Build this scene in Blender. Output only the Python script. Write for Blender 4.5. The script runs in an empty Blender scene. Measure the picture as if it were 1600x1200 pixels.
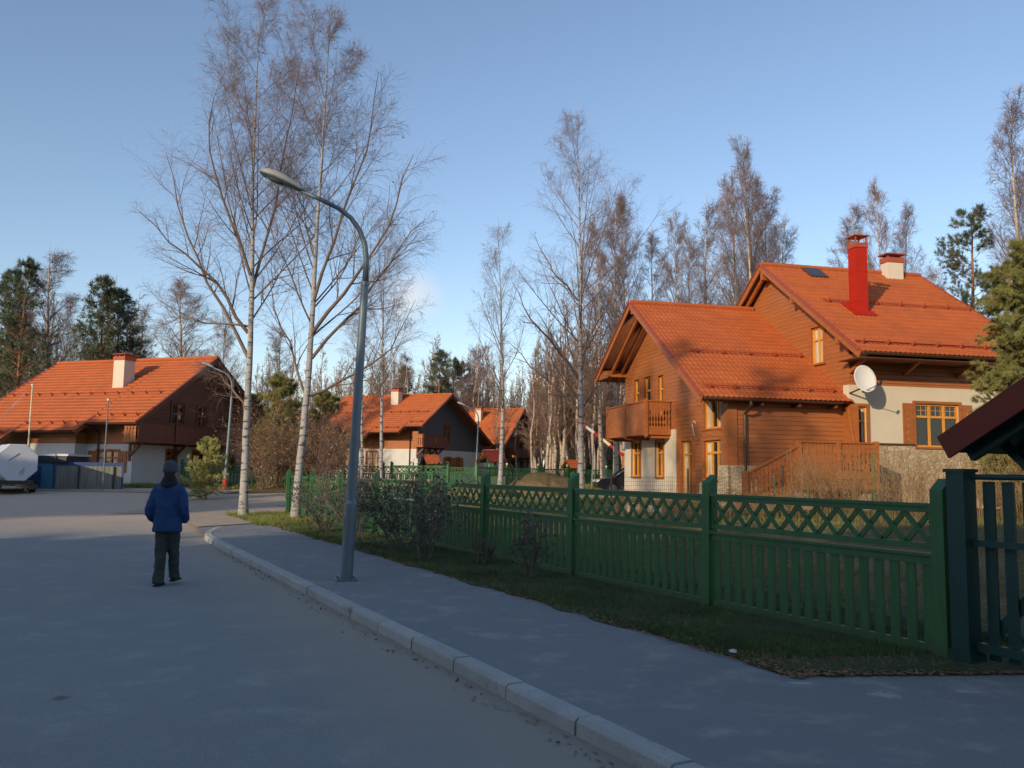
import bpy, bmesh, math, random
import numpy as np
from math import sin, cos, tan, atan, atan2, pi, radians, sqrt
from mathutils import Vector, Matrix
from mathutils.geometry import tessellate_polygon

scene = bpy.context.scene
C = scene.collection
# ------------------------------------------------------------------ camera
FPX, EYE, ROLL = 1350.0, 1.6, 0.015
PITCH = atan(138 / FPX)
cF = Vector((0, cos(PITCH), sin(PITCH)))
cU0 = Vector((0, -sin(PITCH), cos(PITCH)))
cR = cos(ROLL) * Vector((1, 0, 0)) + sin(ROLL) * cU0
cU = -sin(ROLL) * Vector((1, 0, 0)) + cos(ROLL) * cU0
cam_d = bpy.data.cameras.new('camera')
cam = bpy.data.objects.new('camera', cam_d); C.objects.link(cam)
M = Matrix((cR, cU, -cF)).transposed().to_4x4(); M.translation = (0, 0, EYE)
cam.matrix_world = M
cam_d.sensor_width = 36; cam_d.lens = FPX / 1600 * 36
cam_d.clip_start = .1; cam_d.clip_end = 3000
scene.camera = cam

def ray(x, y): return cF + (x - 800) / FPX * cR - (y - 600) / FPX * cU
def P(x, y, Y):                       # world point seen at pixel (x,y) at distance Y
    d = ray(x, y); return Vector((0, 0, EYE)) + d * (Y / d.y)

# ------------------------------------------------------------------ light
SUN_EL, SUN_AZ = radians(17), radians(35)          # travel heading, to the right of +Y
sun_dir = Vector((sin(SUN_AZ) * cos(SUN_EL), cos(SUN_AZ) * cos(SUN_EL), -sin(SUN_EL)))
sd = bpy.data.lights.new('sun', 'SUN'); sd.energy = 2.25; sd.angle = radians(.5); sd.color = (1, .80, .55)
so = bpy.data.objects.new('sun', sd); C.objects.link(so)
so.rotation_euler = sun_dir.to_track_quat('-Z', 'Y').to_euler()
w = bpy.data.worlds.new('World'); scene.world = w; w.use_nodes = True
nt = w.node_tree; nt.nodes.clear()
wo = nt.nodes.new('ShaderNodeOutputWorld'); bg = nt.nodes.new('ShaderNodeBackground')
sky = nt.nodes.new('ShaderNodeTexSky'); sky.sky_type = 'NISHITA'; sky.sun_disc = False
sky.sun_elevation = SUN_EL; sky.sun_rotation = radians(180) + SUN_AZ
sky.altitude = 0; sky.air_density = 1.0; sky.dust_density = .6; sky.ozone_density = 3.0
bg.inputs[1].default_value = .15
tc = nt.nodes.new('ShaderNodeTexCoord')
def wcloud(px, py, r, amp, prev):
    d = ray(px, py).normalized()
    vm = nt.nodes.new('ShaderNodeVectorMath'); vm.operation = 'DISTANCE'; vm.inputs[1].default_value = d
    nt.links.new(tc.outputs['Generated'], vm.inputs[0])
    mr = nt.nodes.new('ShaderNodeMapRange'); mr.interpolation_type = 'SMOOTHSTEP'
    mr.inputs[1].default_value = 0; mr.inputs[2].default_value = r; mr.inputs[3].default_value = 1; mr.inputs[4].default_value = 0
    nt.links.new(vm.outputs['Value'], mr.inputs[0])
    mp = nt.nodes.new('ShaderNodeMapping'); mp.inputs['Scale'].default_value = (1, 1, 2.2)
    nt.links.new(tc.outputs['Generated'], mp.inputs[0])
    nz = nt.nodes.new('ShaderNodeTexNoise'); nz.inputs['Scale'].default_value = 15; nz.inputs['Detail'].default_value = 7
    nt.links.new(mp.outputs[0], nz.inputs['Vector'])
    m2 = nt.nodes.new('ShaderNodeMapRange'); m2.interpolation_type = 'SMOOTHSTEP'
    m2.inputs[1].default_value = .30; m2.inputs[2].default_value = .62
    nt.links.new(nz.outputs[0], m2.inputs[0])
    mu = nt.nodes.new('ShaderNodeMath'); mu.operation = 'MULTIPLY'
    nt.links.new(mr.outputs[0], mu.inputs[0]); nt.links.new(m2.outputs[0], mu.inputs[1])
    m3 = nt.nodes.new('ShaderNodeMath'); m3.operation = 'MULTIPLY'; m3.inputs[1].default_value = amp
    nt.links.new(mu.outputs[0], m3.inputs[0])
    mx = nt.nodes.new('ShaderNodeMix'); mx.data_type = 'RGBA'
    mx.inputs[7].default_value = (3.3, 3.3, 3.35, 1)
    nt.links.new(m3.outputs[0], mx.inputs[0]); nt.links.new(prev, mx.inputs[6])
    return mx.outputs[2]
hs = nt.nodes.new('ShaderNodeHueSaturation'); hs.inputs['Saturation'].default_value = 1.0; hs.inputs['Value'].default_value = 1.0
tn = nt.nodes.new('ShaderNodeMix'); tn.data_type = 'RGBA'; tn.blend_type = 'MULTIPLY'; tn.inputs[0].default_value = 1; tn.inputs[7].default_value = (.93, .80, .735, 1)
nt.links.new(sky.outputs[0], tn.inputs[6]); nt.links.new(tn.outputs[2], hs.inputs['Color'])
o_ = wcloud(645, 466, .045, .7, hs.outputs[0])
o_ = wcloud(628, 510, .04, .4, o_)
o_ = wcloud(596, 530, .05, .3, o_)
nt.links.new(o_, bg.inputs[0]); nt.links.new(bg.outputs[0], wo.inputs[0])
vs = scene.view_settings
vs.view_transform = 'Standard'; vs.look = 'None'; vs.gamma = 1; vs.exposure = .78
scene.render.engine = 'CYCLES'
scene.cycles.max_bounces = 6; scene.cycles.transparent_max_bounces = 12

# ------------------------------------------------------------------ street frame and terrain
TH = radians(27.3)
sdv = Vector((-sin(TH), cos(TH), 0)); tdv = Vector((cos(TH), sin(TH), 0))
def S(s, t, z=0): v = sdv * s + tdv * t; return Vector((v.x, v.y, z))
def ss(a, b, x):
    x = np.clip((x - a) / (b - a), 0, 1); return x * x * (3 - 2 * x)
def Hn(x, y):
    s = -sin(TH) * x + cos(TH) * y; t = cos(TH) * x + sin(TH) * y
    low = -.12 * (1 - ss(3.0, 3.3, t)) * (1 - ss(22, 28, s))
    yard = .55 * ss(8.5, 17, t) * ss(-5, 3, s)
    far = .5 * ss(29, 46, y)
    return low + np.maximum(yard, far)
def H(x, y): return float(Hn(np.float64(x), np.float64(y)))

# ------------------------------------------------------------------ materials
MAT = {}
def nodes(name):
    m = bpy.data.materials.new(name); m.use_nodes = True; MAT[name] = m
    n = m.node_tree; b = n.nodes['Principled BSDF']; return m, n, b
def noise(n, scale, detail=4, coord='Object', stretch=None, rough=.55):
    t = n.nodes.new('ShaderNodeTexCoord'); z = n.nodes.new('ShaderNodeTexNoise')
    z.inputs['Scale'].default_value = scale; z.inputs['Detail'].default_value = detail; z.inputs['Roughness'].default_value = rough
    if stretch:
        mp = n.nodes.new('ShaderNodeMapping'); mp.inputs['Scale'].default_value = stretch
        n.links.new(t.outputs[coord], mp.inputs[0]); n.links.new(mp.outputs[0], z.inputs['Vector'])
    else: n.links.new(t.outputs[coord], z.inputs['Vector'])
    return z.outputs[0]
def ramp(n, src, stops, smooth=False):
    r = n.nodes.new('ShaderNodeValToRGB'); e = r.color_ramp.elements
    while len(e) < len(stops): e.new(.5)
    for i, (p, c) in enumerate(stops):
        e[i].position = p; e[i].color = (c, c, c, 1) if isinstance(c, (int, float)) else (*c, 1)
    n.links.new(src, r.inputs[0]); return r.outputs[0]
def mix(n, fac, a, b, mode='MIX'):
    m = n.nodes.new('ShaderNodeMix'); m.data_type = 'RGBA'; m.blend_type = mode
    for s, v in ((0, fac), (6, a), (7, b)):
        if isinstance(v, (int, float)): m.inputs[s].default_value = v if s == 0 else (v, v, v, 1)
        elif isinstance(v, tuple): m.inputs[s].default_value = (*v, 1)
        else: n.links.new(v, m.inputs[s])
    return m.outputs[2]
def math_(n, op, a, b=0):
    m = n.nodes.new('ShaderNodeMath'); m.operation = op
    for i, v in ((0, a), (1, b)):
        if isinstance(v, (int, float)): m.inputs[i].default_value = v
        else: n.links.new(v, m.inputs[i])
    return m.outputs[0]
def bump(n, b, src, strength=.3, dist=.02):
    k = n.nodes.new('ShaderNodeBump'); k.inputs['Strength'].default_value = strength; k.inputs['Distance'].default_value = dist
    n.links.new(src, k.inputs['Height']); n.links.new(k.outputs[0], b.inputs['Normal'])
def plain(name, col, rough=.6, var=.18, scale=3, fine=40, metal=0, bmp=.15, spec=.4, stretch=None):
    m, n, b = nodes(name)
    a = noise(n, scale, 5, stretch=stretch)
    f = noise(n, fine, 3, stretch=stretch)
    c1 = tuple(max(0, x * (1 - var)) for x in col); c2 = tuple(min(1, x * (1 + var)) for x in col)
    c = ramp(n, a, [(.3, c1), (.7, c2)])
    c = mix(n, .25, c, ramp(n, f, [(.3, c1), (.7, c2)]))
    n.links.new(c, b.inputs['Base Color'])
    b.inputs['Roughness'].default_value = rough; b.inputs['Metallic'].default_value = metal
    b.inputs['Specular IOR Level'].default_value = spec
    if bmp: bump(n, b, f, bmp, .01)
    return m
def sepz(n, coord='Object'):
    t = n.nodes.new('ShaderNodeTexCoord'); s = n.nodes.new('ShaderNodeSeparateXYZ'); n.links.new(t.outputs[coord], s.inputs[0]); return s.outputs
def siding(name, col, pitch=.16):
    m, n, b = nodes(name)
    s = sepz(n); z = math_(n, 'MULTIPLY', s[2], 1 / pitch); fr = math_(n, 'FRACT', z); fl = math_(n, 'FLOOR', z)
    wn = n.nodes.new('ShaderNodeTexWhiteNoise'); wn.noise_dimensions = '1D'; n.links.new(fl, wn.inputs['W'])
    g = noise(n, 2.2, 5, stretch=(.6, .6, 14)); g2 = noise(n, 1.1, 4)
    d = tuple(x * .8 for x in col); l = tuple(min(1, x * 1.15) for x in col)
    c = ramp(n, g, [(.3, d), (.7, l)])
    c = mix(n, math_(n, 'MULTIPLY', wn.outputs[0], .22), c, tuple(x * .72 for x in col))
    c = mix(n, ramp(n, g2, [(.45, 0.0), (.75, .3)]), c, tuple(x * .7 for x in col))
    groove = ramp(n, fr, [(0, .25), (.07, 1.0)])
    c = mix(n, 1.0, c, groove, 'MULTIPLY')
    n.links.new(c, b.inputs['Base Color']); b.inputs['Roughness'].default_value = .48
    prof = ramp(n, fr, [(0, 0.0), (.1, .9), (.9, 1.0), (1, .6)])
    bump(n, b, prof, .7, .02)
    return m
def tiles(name, col):
    m, n, b = nodes(name)
    g = noise(n, 1.3, 6); g3 = noise(n, 22, 2); v = n.nodes.new('ShaderNodeTexVoronoi'); v.inputs['Scale'].default_value = 3.2
    t = n.nodes.new('ShaderNodeTexCoord'); n.links.new(t.outputs['Object'], v.inputs['Vector'])
    c = ramp(n, g, [(.25, tuple(x * .78 for x in col)), (.75, tuple(min(1, x * 1.15) for x in col))])
    c = mix(n, ramp(n, noise(n, .7, 6, rough=.7), [(.5, 0.0), (.72, .38)]), c, (.20, .07, .04))  # dark mottle: dirt tone that also stands in for patchy shadow on roofs
    c = mix(n, .18, c, ramp(n, v.outputs['Color'], [(.2, tuple(x * .6 for x in col)), (.8, col)]))
    c = mix(n, .2, c, ramp(n, g3, [(.3, tuple(x * .6 for x in col)), (.7, tuple(min(1, x * 1.2) for x in col))]))
    n.links.new(c, b.inputs['Base Color']); b.inputs['Roughness'].default_value = .55; b.inputs['Specular IOR Level'].default_value = .25
    return m
siding('siding_wood', (.40, .135, .04))
siding('siding_brown', (.20, .065, .032))
siding('siding_slate', (.10, .11, .13))
tiles('roof_tile', (.455, .115, .032))
tiles('dark_tile', (.20, .035, .02))
plain('stucco', (.62, .55, .43), .9, .06, 1.2, 60, bmp=.25)
plain('stucco_white', (.60, .59, .56), .9, .06, 1.0, 60, bmp=.25)
plain('trim_wood', (.36, .115, .03), .5, .2, 2, 30, stretch=(1, 1, 6))
plain('dark_trim', (.19, .06, .035), .55, .2, 2, 30, stretch=(1, 1, 6))
plain('yellow_frame', (.68, .30, .045), .4, .12, 4, 30)
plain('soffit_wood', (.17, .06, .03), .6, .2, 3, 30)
plain('gutter_brown', (.075, .04, .025), .4, .1, 3, 30)
def fence_paint():
    m, n, b = nodes('green_paint'); col = (.034, .13, .040)
    s_ = sepz(n); k = math_(n, 'FLOOR', math_(n, 'MULTIPLY', s_[0], 5.57)); wn = n.nodes.new('ShaderNodeTexWhiteNoise'); wn.noise_dimensions = '1D'; n.links.new(k, wn.inputs['W'])
    st = noise(n, 3, 5, stretch=(5, 5, .7), rough=.65); f = noise(n, 30, 3)
    c = ramp(n, st, [(.3, tuple(x * .78 for x in col)), (.7, tuple(x * 1.2 for x in col))])
    c = mix(n, math_(n, 'MULTIPLY', wn.outputs[0], .3), c, (.04, .15, .045))
    c = mix(n, ramp(n, f, [(.68, 0.0), (.74, .3)]), c, (.08, .14, .07))
    mud = math_(n, 'ADD', s_[2], math_(n, 'MULTIPLY', noise(n, 6, 5), .25))
    c = mix(n, ramp(n, mud, [(.12, .55), (.34, 0.0)]), c, (.06, .06, .035))
    n.links.new(c, b.inputs['Base Color']); b.inputs['Roughness'].default_value = .5; bump(n, b, st, .25, .01)
plain('green_light_paint', (.14, .24, .05), .5, .15, 2, 25)
plain('blue_green_paint', (.010, .052, .046), .4, .2, 3, 25)
fence_paint()
plain('cream_paint', (.75, .68, .42), .5, .08, 3, 30)
plain('red_metal', (.40, .02, .008), .6, .08, 2, 30, spec=.15)
plain('roof_red_metal', (.36, .07, .03), .45, .1, 3, 30)
plain('galvanised', (.17, .215, .24), .45, .15, 3, 60, metal=.35)
plain('lamp_grey', (.36, .35, .32), .45, .05, 4, 40)
plain('lamp_glass', (.10, .12, .12), .15, .1, 6, 30)
plain('white_metal', (.72, .72, .70), .4, .05, 3, 30)
plain('dish_white', (.70, .69, .65), .4, .04, 3, 30)
plain('dark_metal', (.03, .03, .035), .4, .1, 6, 40)
plain('tank_white', (.60, .62, .66), .5, .06, 1.2, 30)
plain('cabin_blue', (.06, .19, .30), .5, .15, 2, 20)
plain('hoarding_blue', (.03, .07, .20), .5, .15, 2, 20)
plain('hoarding_grey', (.20, .20, .17), .8, .3, 1.2, 20, stretch=(6, 6, .6))
plain('jacket_blue', (.014, .055, .165), .75, .18, 6, 60, bmp=.4)
plain('collar_black', (.012, .013, .018), .8, .1, 6, 60)
plain('trouser_grey', (.05, .058, .056), .85, .2, 5, 60, bmp=.4)
plain('hat_grey', (.075, .08, .10), .95, .3, 20, 120, bmp=.6)
plain('shoe_black', (.012, .012, .012), .6, .2, 10, 60)
plain('skin', (.42, .22, .15), .55, .08, 8, 60)
plain('hair_brown', (.05, .03, .02), .8, .2, 20, 90)
plain('car_paint', (.012, .014, .022), .18, .1, 3, 20, spec=.6, bmp=0)
plain('tyre', (.012, .012, .012), .85, .1, 8, 60)
plain('rim', (.35, .35, .36), .3, .05, 8, 60, metal=.7)
plain('tarp_green', (.04, .30, .20), .45, .2, 3, 20, bmp=.5)
plain('sack_white', (.55, .55, .58), .7, .15, 3, 20, bmp=.5)
plain('sack_orange', (.60, .22, .06), .7, .2, 3, 20, bmp=.5)
plain('plank_wood', (.30, .20, .11), .8, .3, 2, 20, stretch=(1, 8, 8))
plain('boulder', (.36, .31, .23), .9, .25, 3, 20, bmp=.8)
plain('boom_red', (.55, .03, .02), .4, .05, 3, 20)
plain('bare_twig', (.19, .135, .13), .8, .3, .5, 8, bmp=0)
plain('bare_limb', (.17, .12, .09), .8, .4, 1.5, 20, bmp=.3)
plain('twig_brown', (.24, .155, .115), .8, .3, .4, 8, bmp=0)
plain('far_brush', (.20, .13, .10), .9, .35, .3, 6, bmp=0)
plain('pine_bark', (.26, .12, .06), .9, .35, 2, 20, bmp=.6)
plain('needles_sunlit', (.40, .40, .14), .7, .35, .9, 10, bmp=0)  # young pine needles, made paler so the colour carries sunlight
plain('needles', (.21, .21, .065), .7, .45, .9, 10, bmp=0)
plain('needles_blue', (.085, .11, .06), .7, .45, .9, 10, bmp=0)
plain('needles_dark', (.022, .034, .016), .8, .3, .6, 8, bmp=0)
plain('shrub_leaf', (.085, .095, .055), .6, .5, 2.5, 30, bmp=0)
plain('autumn_leaf', (.24, .13, .05), .7, .5, 5, 30, bmp=0)
plain('dry_weed', (.30, .19, .09), .9, .35, 1.2, 20, bmp=0)
plain('grass_blade', (.065, .12, .03), .7, .5, 1.3, 12, bmp=0)
plain('grass_sunny', (.17, .19, .05), .8, .5, 1.0, 12, bmp=0)
plain('litter_white', (.7, .7, .7), .6, .05, 3, 20)
def glass_mat():
    m, n, b = nodes('window_glass')
    b.inputs['Base Color'].default_value = (.02, .022, .025, 1); b.inputs['Roughness'].default_value = .06
    b.inputs['Specular IOR Level'].default_value = .8
    z = noise(n, 1.7, 2); bump(n, b, z, .15, .05)
    m, n, b = nodes('car_glass')
    b.inputs['Base Color'].default_value = (.02, .025, .03, 1); b.inputs['Roughness'].default_value = .04
    m, n, b = nodes('curtain')
    z = noise(n, 9, 2, stretch=(1, 1, .05))
    n.links.new(ramp(n, z, [(.3, (.35, .30, .22)), (.7, (.7, .62, .48))]), b.inputs['Base Color']); b.inputs['Roughness'].default_value = .3
glass_mat()
def birch_bark():
    for name, white in (('birch_bark', (.40, .38, .36)), ('birch_bark_warm', (.50, .40, .31))):
        m, n, b = nodes(name)
        a = noise(n, 2.2, 4, stretch=(1.2, 1.2, 4.5), rough=.7)
        a2 = noise(n, 1.1, 5, stretch=(1, 1, .5))
        c = ramp(n, noise(n, 3, 4), [(.3, tuple(x * .75 for x in white)), (.7, white)])
        c = mix(n, ramp(n, a, [(.55, 0.0), (.61, .95)]), c, (.035, .03, .028))
        c = mix(n, ramp(n, a2, [(.60, 0.0), (.68, .85)]), c, (.05, .045, .04))
        n.links.new(c, b.inputs['Base Color']); b.inputs['Roughness'].default_value = .8
        bump(n, b, a, .4, .02)
birch_bark()
def stone():
    m, n, b = nodes('stone_plinth')
    t = n.nodes.new('ShaderNodeTexCoord'); v = n.nodes.new('ShaderNodeTexVoronoi'); v.inputs['Scale'].default_value = 3.5
    mp = n.nodes.new('ShaderNodeMapping'); mp.inputs['Scale'].default_value = (1, 1, 1.8)
    n.links.new(t.outputs['Object'], mp.inputs[0]); n.links.new(mp.outputs[0], v.inputs['Vector'])
    c = ramp(n, v.outputs['Color'], [(.1, (.36, .28, .18)), (.9, (.52, .42, .28))])
    v2 = n.nodes.new('ShaderNodeTexVoronoi'); v2.feature = 'DISTANCE_TO_EDGE'; v2.inputs['Scale'].default_value = 3.5
    n.links.new(mp.outputs[0], v2.inputs['Vector'])
    c = mix(n, ramp(n, v2.outputs['Distance'], [(0, .4), (.06, 0.0)]), c, (.16, .13, .10))
    n.links.new(c, b.inputs['Base Color']); b.inputs['Roughness'].default_value = .9
    bump(n, b, ramp(n, v2.outputs['Distance'], [(0, 0.0), (.1, 1.0)]), .6, .03)
stone()
def asphalt(name, base, dusty):
    m, n, b = nodes(name)
    big = noise(n, .35, 5, rough=.65); mid = noise(n, 1.8, 6, rough=.7); fine = noise(n, 160, 2); spk = noise(n, 45, 2)
    c = ramp(n, big, [(.3, tuple(x * .86 for x in base)), (.7, tuple(x * 1.12 for x in base))])
    c = mix(n, .5, c, ramp(n, fine, [(.3, tuple(x * .5 for x in base)), (.72, tuple(x * 1.7 for x in base))]))
    dust = (base[0] * 2.1 + .02, base[1] * 2.0 + .015, base[2] * 1.8)
    c = mix(n, ramp(n, mid, [(.52, 0.0), (.70, dusty)]), c, dust)
    lg = noise(n, 1.0, 6, stretch=(.9, 3.2, 1), rough=.7)
    c = mix(n, ramp(n, lg, [(.62, 0.0), (.75, dusty * .8)]), c, dust)
    c = mix(n, ramp(n, spk, [(.71, 0.0), (.74, .55)]), c, tuple(x * 2.6 for x in base))
    if name == 'pavement_asphalt':   # splashes of cement by the gate
        t = n.nodes.new('ShaderNodeTexCoord'); wob = noise(n, 7, 6, rough=.75)
        for (x, y, rad, sx) in ((2.82, 6.62, .32, 1.0), (2.3, 6.93, .30, 3.2), (3.5, 6.75, .25, 1.5), (1.3, 5.6, .35, 1.6)):
            mp = n.nodes.new('ShaderNodeMapping'); mp.vector_type = 'POINT'; mp.inputs['Location'].default_value = (-x, -y * sx, 0); mp.inputs['Scale'].default_value = (1, sx, 1)
            n.links.new(t.outputs['Object'], mp.inputs[0]); ln = n.nodes.new('ShaderNodeVectorMath'); ln.operation = 'LENGTH'; n.links.new(mp.outputs[0], ln.inputs[0])
            dd = math_(n, 'ADD', math_(n, 'MULTIPLY', ln.outputs['Value'], .5 / rad), wob)
            c = mix(n, ramp(n, dd, [(.55, .75 if x > 2 else .3), (.72, 0.0)]), c, (.46, .47, .46))
    if name == 'road_asphalt':   # sandy wash along the kerb
        t = n.nodes.new('ShaderNodeTexCoord'); sx = n.nodes.new('ShaderNodeSeparateXYZ'); n.links.new(t.outputs['Object'], sx.inputs[0])
        tt = math_(n, 'ADD', math_(n, 'MULTIPLY', sx.outputs[0], cos(TH)), math_(n, 'MULTIPLY', sx.outputs[1], sin(TH)))
        tt = math_(n, 'ADD', tt, math_(n, 'MULTIPLY', mid, 1.5))
        k = ramp(n, math_(n, 'MULTIPLY', tt, .2), [(.48, 0.0), (.58, .5), (.70, .9)])
        c = mix(n, k, c, (.34, .31, .25))
        # far junction: dry dust and sand, lightened and warmed to stand in for sunlight
        yy = math_(n, 'ADD', math_(n, 'MULTIPLY', sx.outputs[1], .02), math_(n, 'MULTIPLY', big, .12))
        c = mix(n, ramp(n, yy, [(.46, 0.0), (.60, .85)]), c, (.56, .43, .31))
        # oil and patch stains
        st = noise(n, 1.3, 2)
        c = mix(n, ramp(n, st, [(.73, 0.0), (.76, .5)]), c, (.03, .03, .032))
    n.links.new(c, b.inputs['Base Color']); b.inputs['Roughness'].default_value = .85; b.inputs['Specular IOR Level'].default_value = .25
    bump(n, b, fine, .35, .01)
asphalt('road_asphalt', (.25, .262, .255), .22)
asphalt('pavement_asphalt', (.225, .235, .235), .42)
def concrete():
    m, n, b = nodes('kerb_concrete')
    t = n.nodes.new('ShaderNodeTexCoord'); sx = n.nodes.new('ShaderNodeSeparateXYZ'); n.links.new(t.outputs['Object'], sx.inputs[0])
    a = noise(n, 1.4, 6, rough=.7); f = noise(n, 60, 3)
    c = ramp(n, a, [(.3, (.31, .33, .31)), (.7, (.49, .50, .46))])
    c = mix(n, .25, c, ramp(n, f, [(.3, .2), (.7, .5)]))
    st = noise(n, 5, 5)
    c = mix(n, ramp(n, st, [(.62, 0.0), (.72, .6)]), c, (.09, .09, .085))
    n.links.new(c, b.inputs['Base Color']); b.inputs['Roughness'].default_value = .9; bump(n, b, f, .4, .01)
concrete()
def groundmat():
    m, n, b = nodes('earth')
    a = noise(n, .22, 6, rough=.65); f = noise(n, 9, 5); g = noise(n, 70, 3)
    c = ramp(n, a, [(.35, (.10, .095, .035)), (.5, (.17, .13, .065)), (.65, (.30, .22, .13))])
    c = mix(n, .5, c, ramp(n, f, [(.3, (.05, .05, .02)), (.7, (.25, .19, .10))]))
    n.links.new(c, b.inputs['Base Color']); b.inputs['Roughness'].default_value = 1; b.inputs['Specular IOR Level'].default_value = .1
    bump(n, b, g, .8, .05)
    m, n, b = nodes('verge_soil')
    a = noise(n, .9, 5); f = noise(n, 14, 5, rough=.7)
    c = ramp(n, a, [(.35, (.03, .07, .018)), (.65, (.06, .09, .028))])
    c = mix(n, .55, c, ramp(n, f, [(.3, (.018, .028, .008)), (.7, (.09, .10, .04))]))
    n.links.new(c, b.inputs['Base Color']); b.inputs['Roughness'].default_value = 1; bump(n, b, f, .9, .05)
    m, n, b = nodes('dust')
    a = noise(n, 1.5, 6); f = noise(n, 30, 4)
    c = mix(n, .35, ramp(n, a, [(.3, (.40, .31, .22)), (.7, (.56, .46, .34))]), ramp(n, f, [(.3, (.16, .12, .08)), (.7, (.5, .4, .3))]))
    n.links.new(c, b.inputs['Base Color']); b.inputs['Roughness'].default_value = 1; bump(n, b, f, .6, .04)
groundmat()

# ------------------------------------------------------------------ mesh helpers
def setp(o, label=None, cat=None, group=None, kind=None):
    if label: o['label'] = label
    if cat: o['category'] = cat
    if group: o['group'] = group
    if kind: o['kind'] = kind
    return o
def thing(name, label, cat, loc=(0, 0, 0), rz=0, group=None):
    o = bpy.data.objects.new(name, None); C.objects.link(o)
    o.location = loc; o.rotation_euler = (0, 0, rz); o.empty_display_size = .2
    return setp(o, label, cat, group)
class MB:
    """collects boxes, tubes and polygons and links them as one mesh object"""
    def __init__(s): s.v = []; s.f = []; s.m = []; s.c = []
    def add(s, vs, fs, mi=0):
        k = len(s.v); s.c.append((k, len(s.f), len(vs), len(fs))); s.v += [tuple(v) for v in vs]; s.f += [tuple(i + k for i in f) for f in fs]; s.m += [mi] * len(fs)
    def hexa(s, p, mi=0):
        s.add(p, [(0, 3, 2, 1), (4, 5, 6, 7), (0, 1, 5, 4), (1, 2, 6, 5), (2, 3, 7, 6), (3, 0, 4, 7)], mi)
    def box(s, x0, x1, y0, y1, z0, z1, mi=0, W=None):
        p = [(x0, y0, z0), (x1, y0, z0), (x1, y1, z0), (x0, y1, z0), (x0, y0, z1), (x1, y0, z1), (x1, y1, z1), (x0, y1, z1)]
        s.hexa([W(*q) for q in p] if W else p, mi)
    def wbox(s, W, u0, u1, z0, z1, d0, d1, mi=0):
        s.hexa([W(u, z, d) for z in (z0, z1) for u, d in ((u0, d0), (u1, d0), (u1, d1), (u0, d1))], mi)
    def bar(s, a, b, wd, ht, mi=0, up=(0, 0, 1)):
        a = Vector(a); b = Vector(b); d = (b - a).normalized(); up = Vector(up)
        x = d.cross(up)
        if x.length < 1e-4: x = Vector((1, 0, 0))
        x.normalize(); y = x.cross(d).normalized(); x = x * wd / 2; y = y * ht / 2
        s.hexa([a - x - y, a + x - y, a + x + y, a - x + y, b - x - y, b + x - y, b + x + y, b - x + y], mi)
    def tube(s, pts, rad, n=10, mi=0, cap=True):
        pts = [Vector(p) for p in pts]
        if not hasattr(rad, '__len__'): rad = [rad] * len(pts)
        vs = []; ref = None
        for i, p in enumerate(pts):
            d = (pts[min(i + 1, len(pts) - 1)] - pts[max(i - 1, 0)]).normalized()
            if ref is None: ref = Vector((1, 0, 0)) if abs(d.x) < .8 else Vector((0, 1, 0))
            x = (ref - d * ref.dot(d)).normalized(); ref = x; y = d.cross(x)
            for k in range(n): an = 2 * pi * k / n; vs.append(p + (x * cos(an) + y * sin(an)) * rad[i])
        fs = [(i * n + k, i * n + (k + 1) % n, (i + 1) * n + (k + 1) % n, (i + 1) * n + k) for i in range(len(pts) - 1) for k in range(n)]
        if cap: fs += [tuple(range(n - 1, -1, -1)), tuple(range((len(pts) - 1) * n, len(pts) * n))]
        s.add(vs, fs, mi)
    def rings(s, rings, mi=0, cap=True):
        n = len(rings[0]); vs = [p for r in rings for p in r]
        fs = [(i * n + k, i * n + (k + 1) % n, (i + 1) * n + (k + 1) % n, (i + 1) * n + k) for i in range(len(rings) - 1) for k in range(n)]
        if cap: fs += [tuple(range(n - 1, -1, -1)), tuple(range((len(rings) - 1) * n, len(rings) * n))]
        s.add(vs, fs, mi)
    def prism(s, poly, W, d0, d1, mi=0):      # poly in (u,z) extruded along d
        n = len(poly)
        vs = [W(u, z, d0) for u, z in poly] + [W(u, z, d1) for u, z in poly]
        s.add(vs, [tuple(range(n)), tuple(range(2 * n - 1, n - 1, -1))] + [(k, k + n, (k + 1) % n + n, (k + 1) % n) for k in range(n)], mi)
    def build(s, name, mats, parent=None, smooth=False, fix=True):
        me = bpy.data.meshes.new(name); me.from_pydata(s.v, [], s.f)
        if isinstance(mats, str): mats = [mats]
        for m in mats: me.materials.append(MAT[m])
        if len(mats) > 1: me.polygons.foreach_set('material_index', s.m)
        if fix:
            bm = bmesh.new(); bm.from_mesh(me); bmesh.ops.recalc_face_normals(bm, faces=bm.faces); bm.to_mesh(me); bm.free()
        if smooth: me.polygons.foreach_set('use_smooth', [True] * len(me.polygons))
        me.update()
        o = bpy.data.objects.new(name, me); C.objects.link(o)
        if parent: o.parent = parent
        return o
def build_each(mb, name, mats, parent=None):
    out = []
    for v0, f0, nv, nf in mb.c:
        m = MB(); m.add(mb.v[v0:v0 + nv], [tuple(i - v0 for i in f) for f in mb.f[f0:f0 + nf]]); out.append(m.build(name, mats, parent))
    return out
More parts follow.
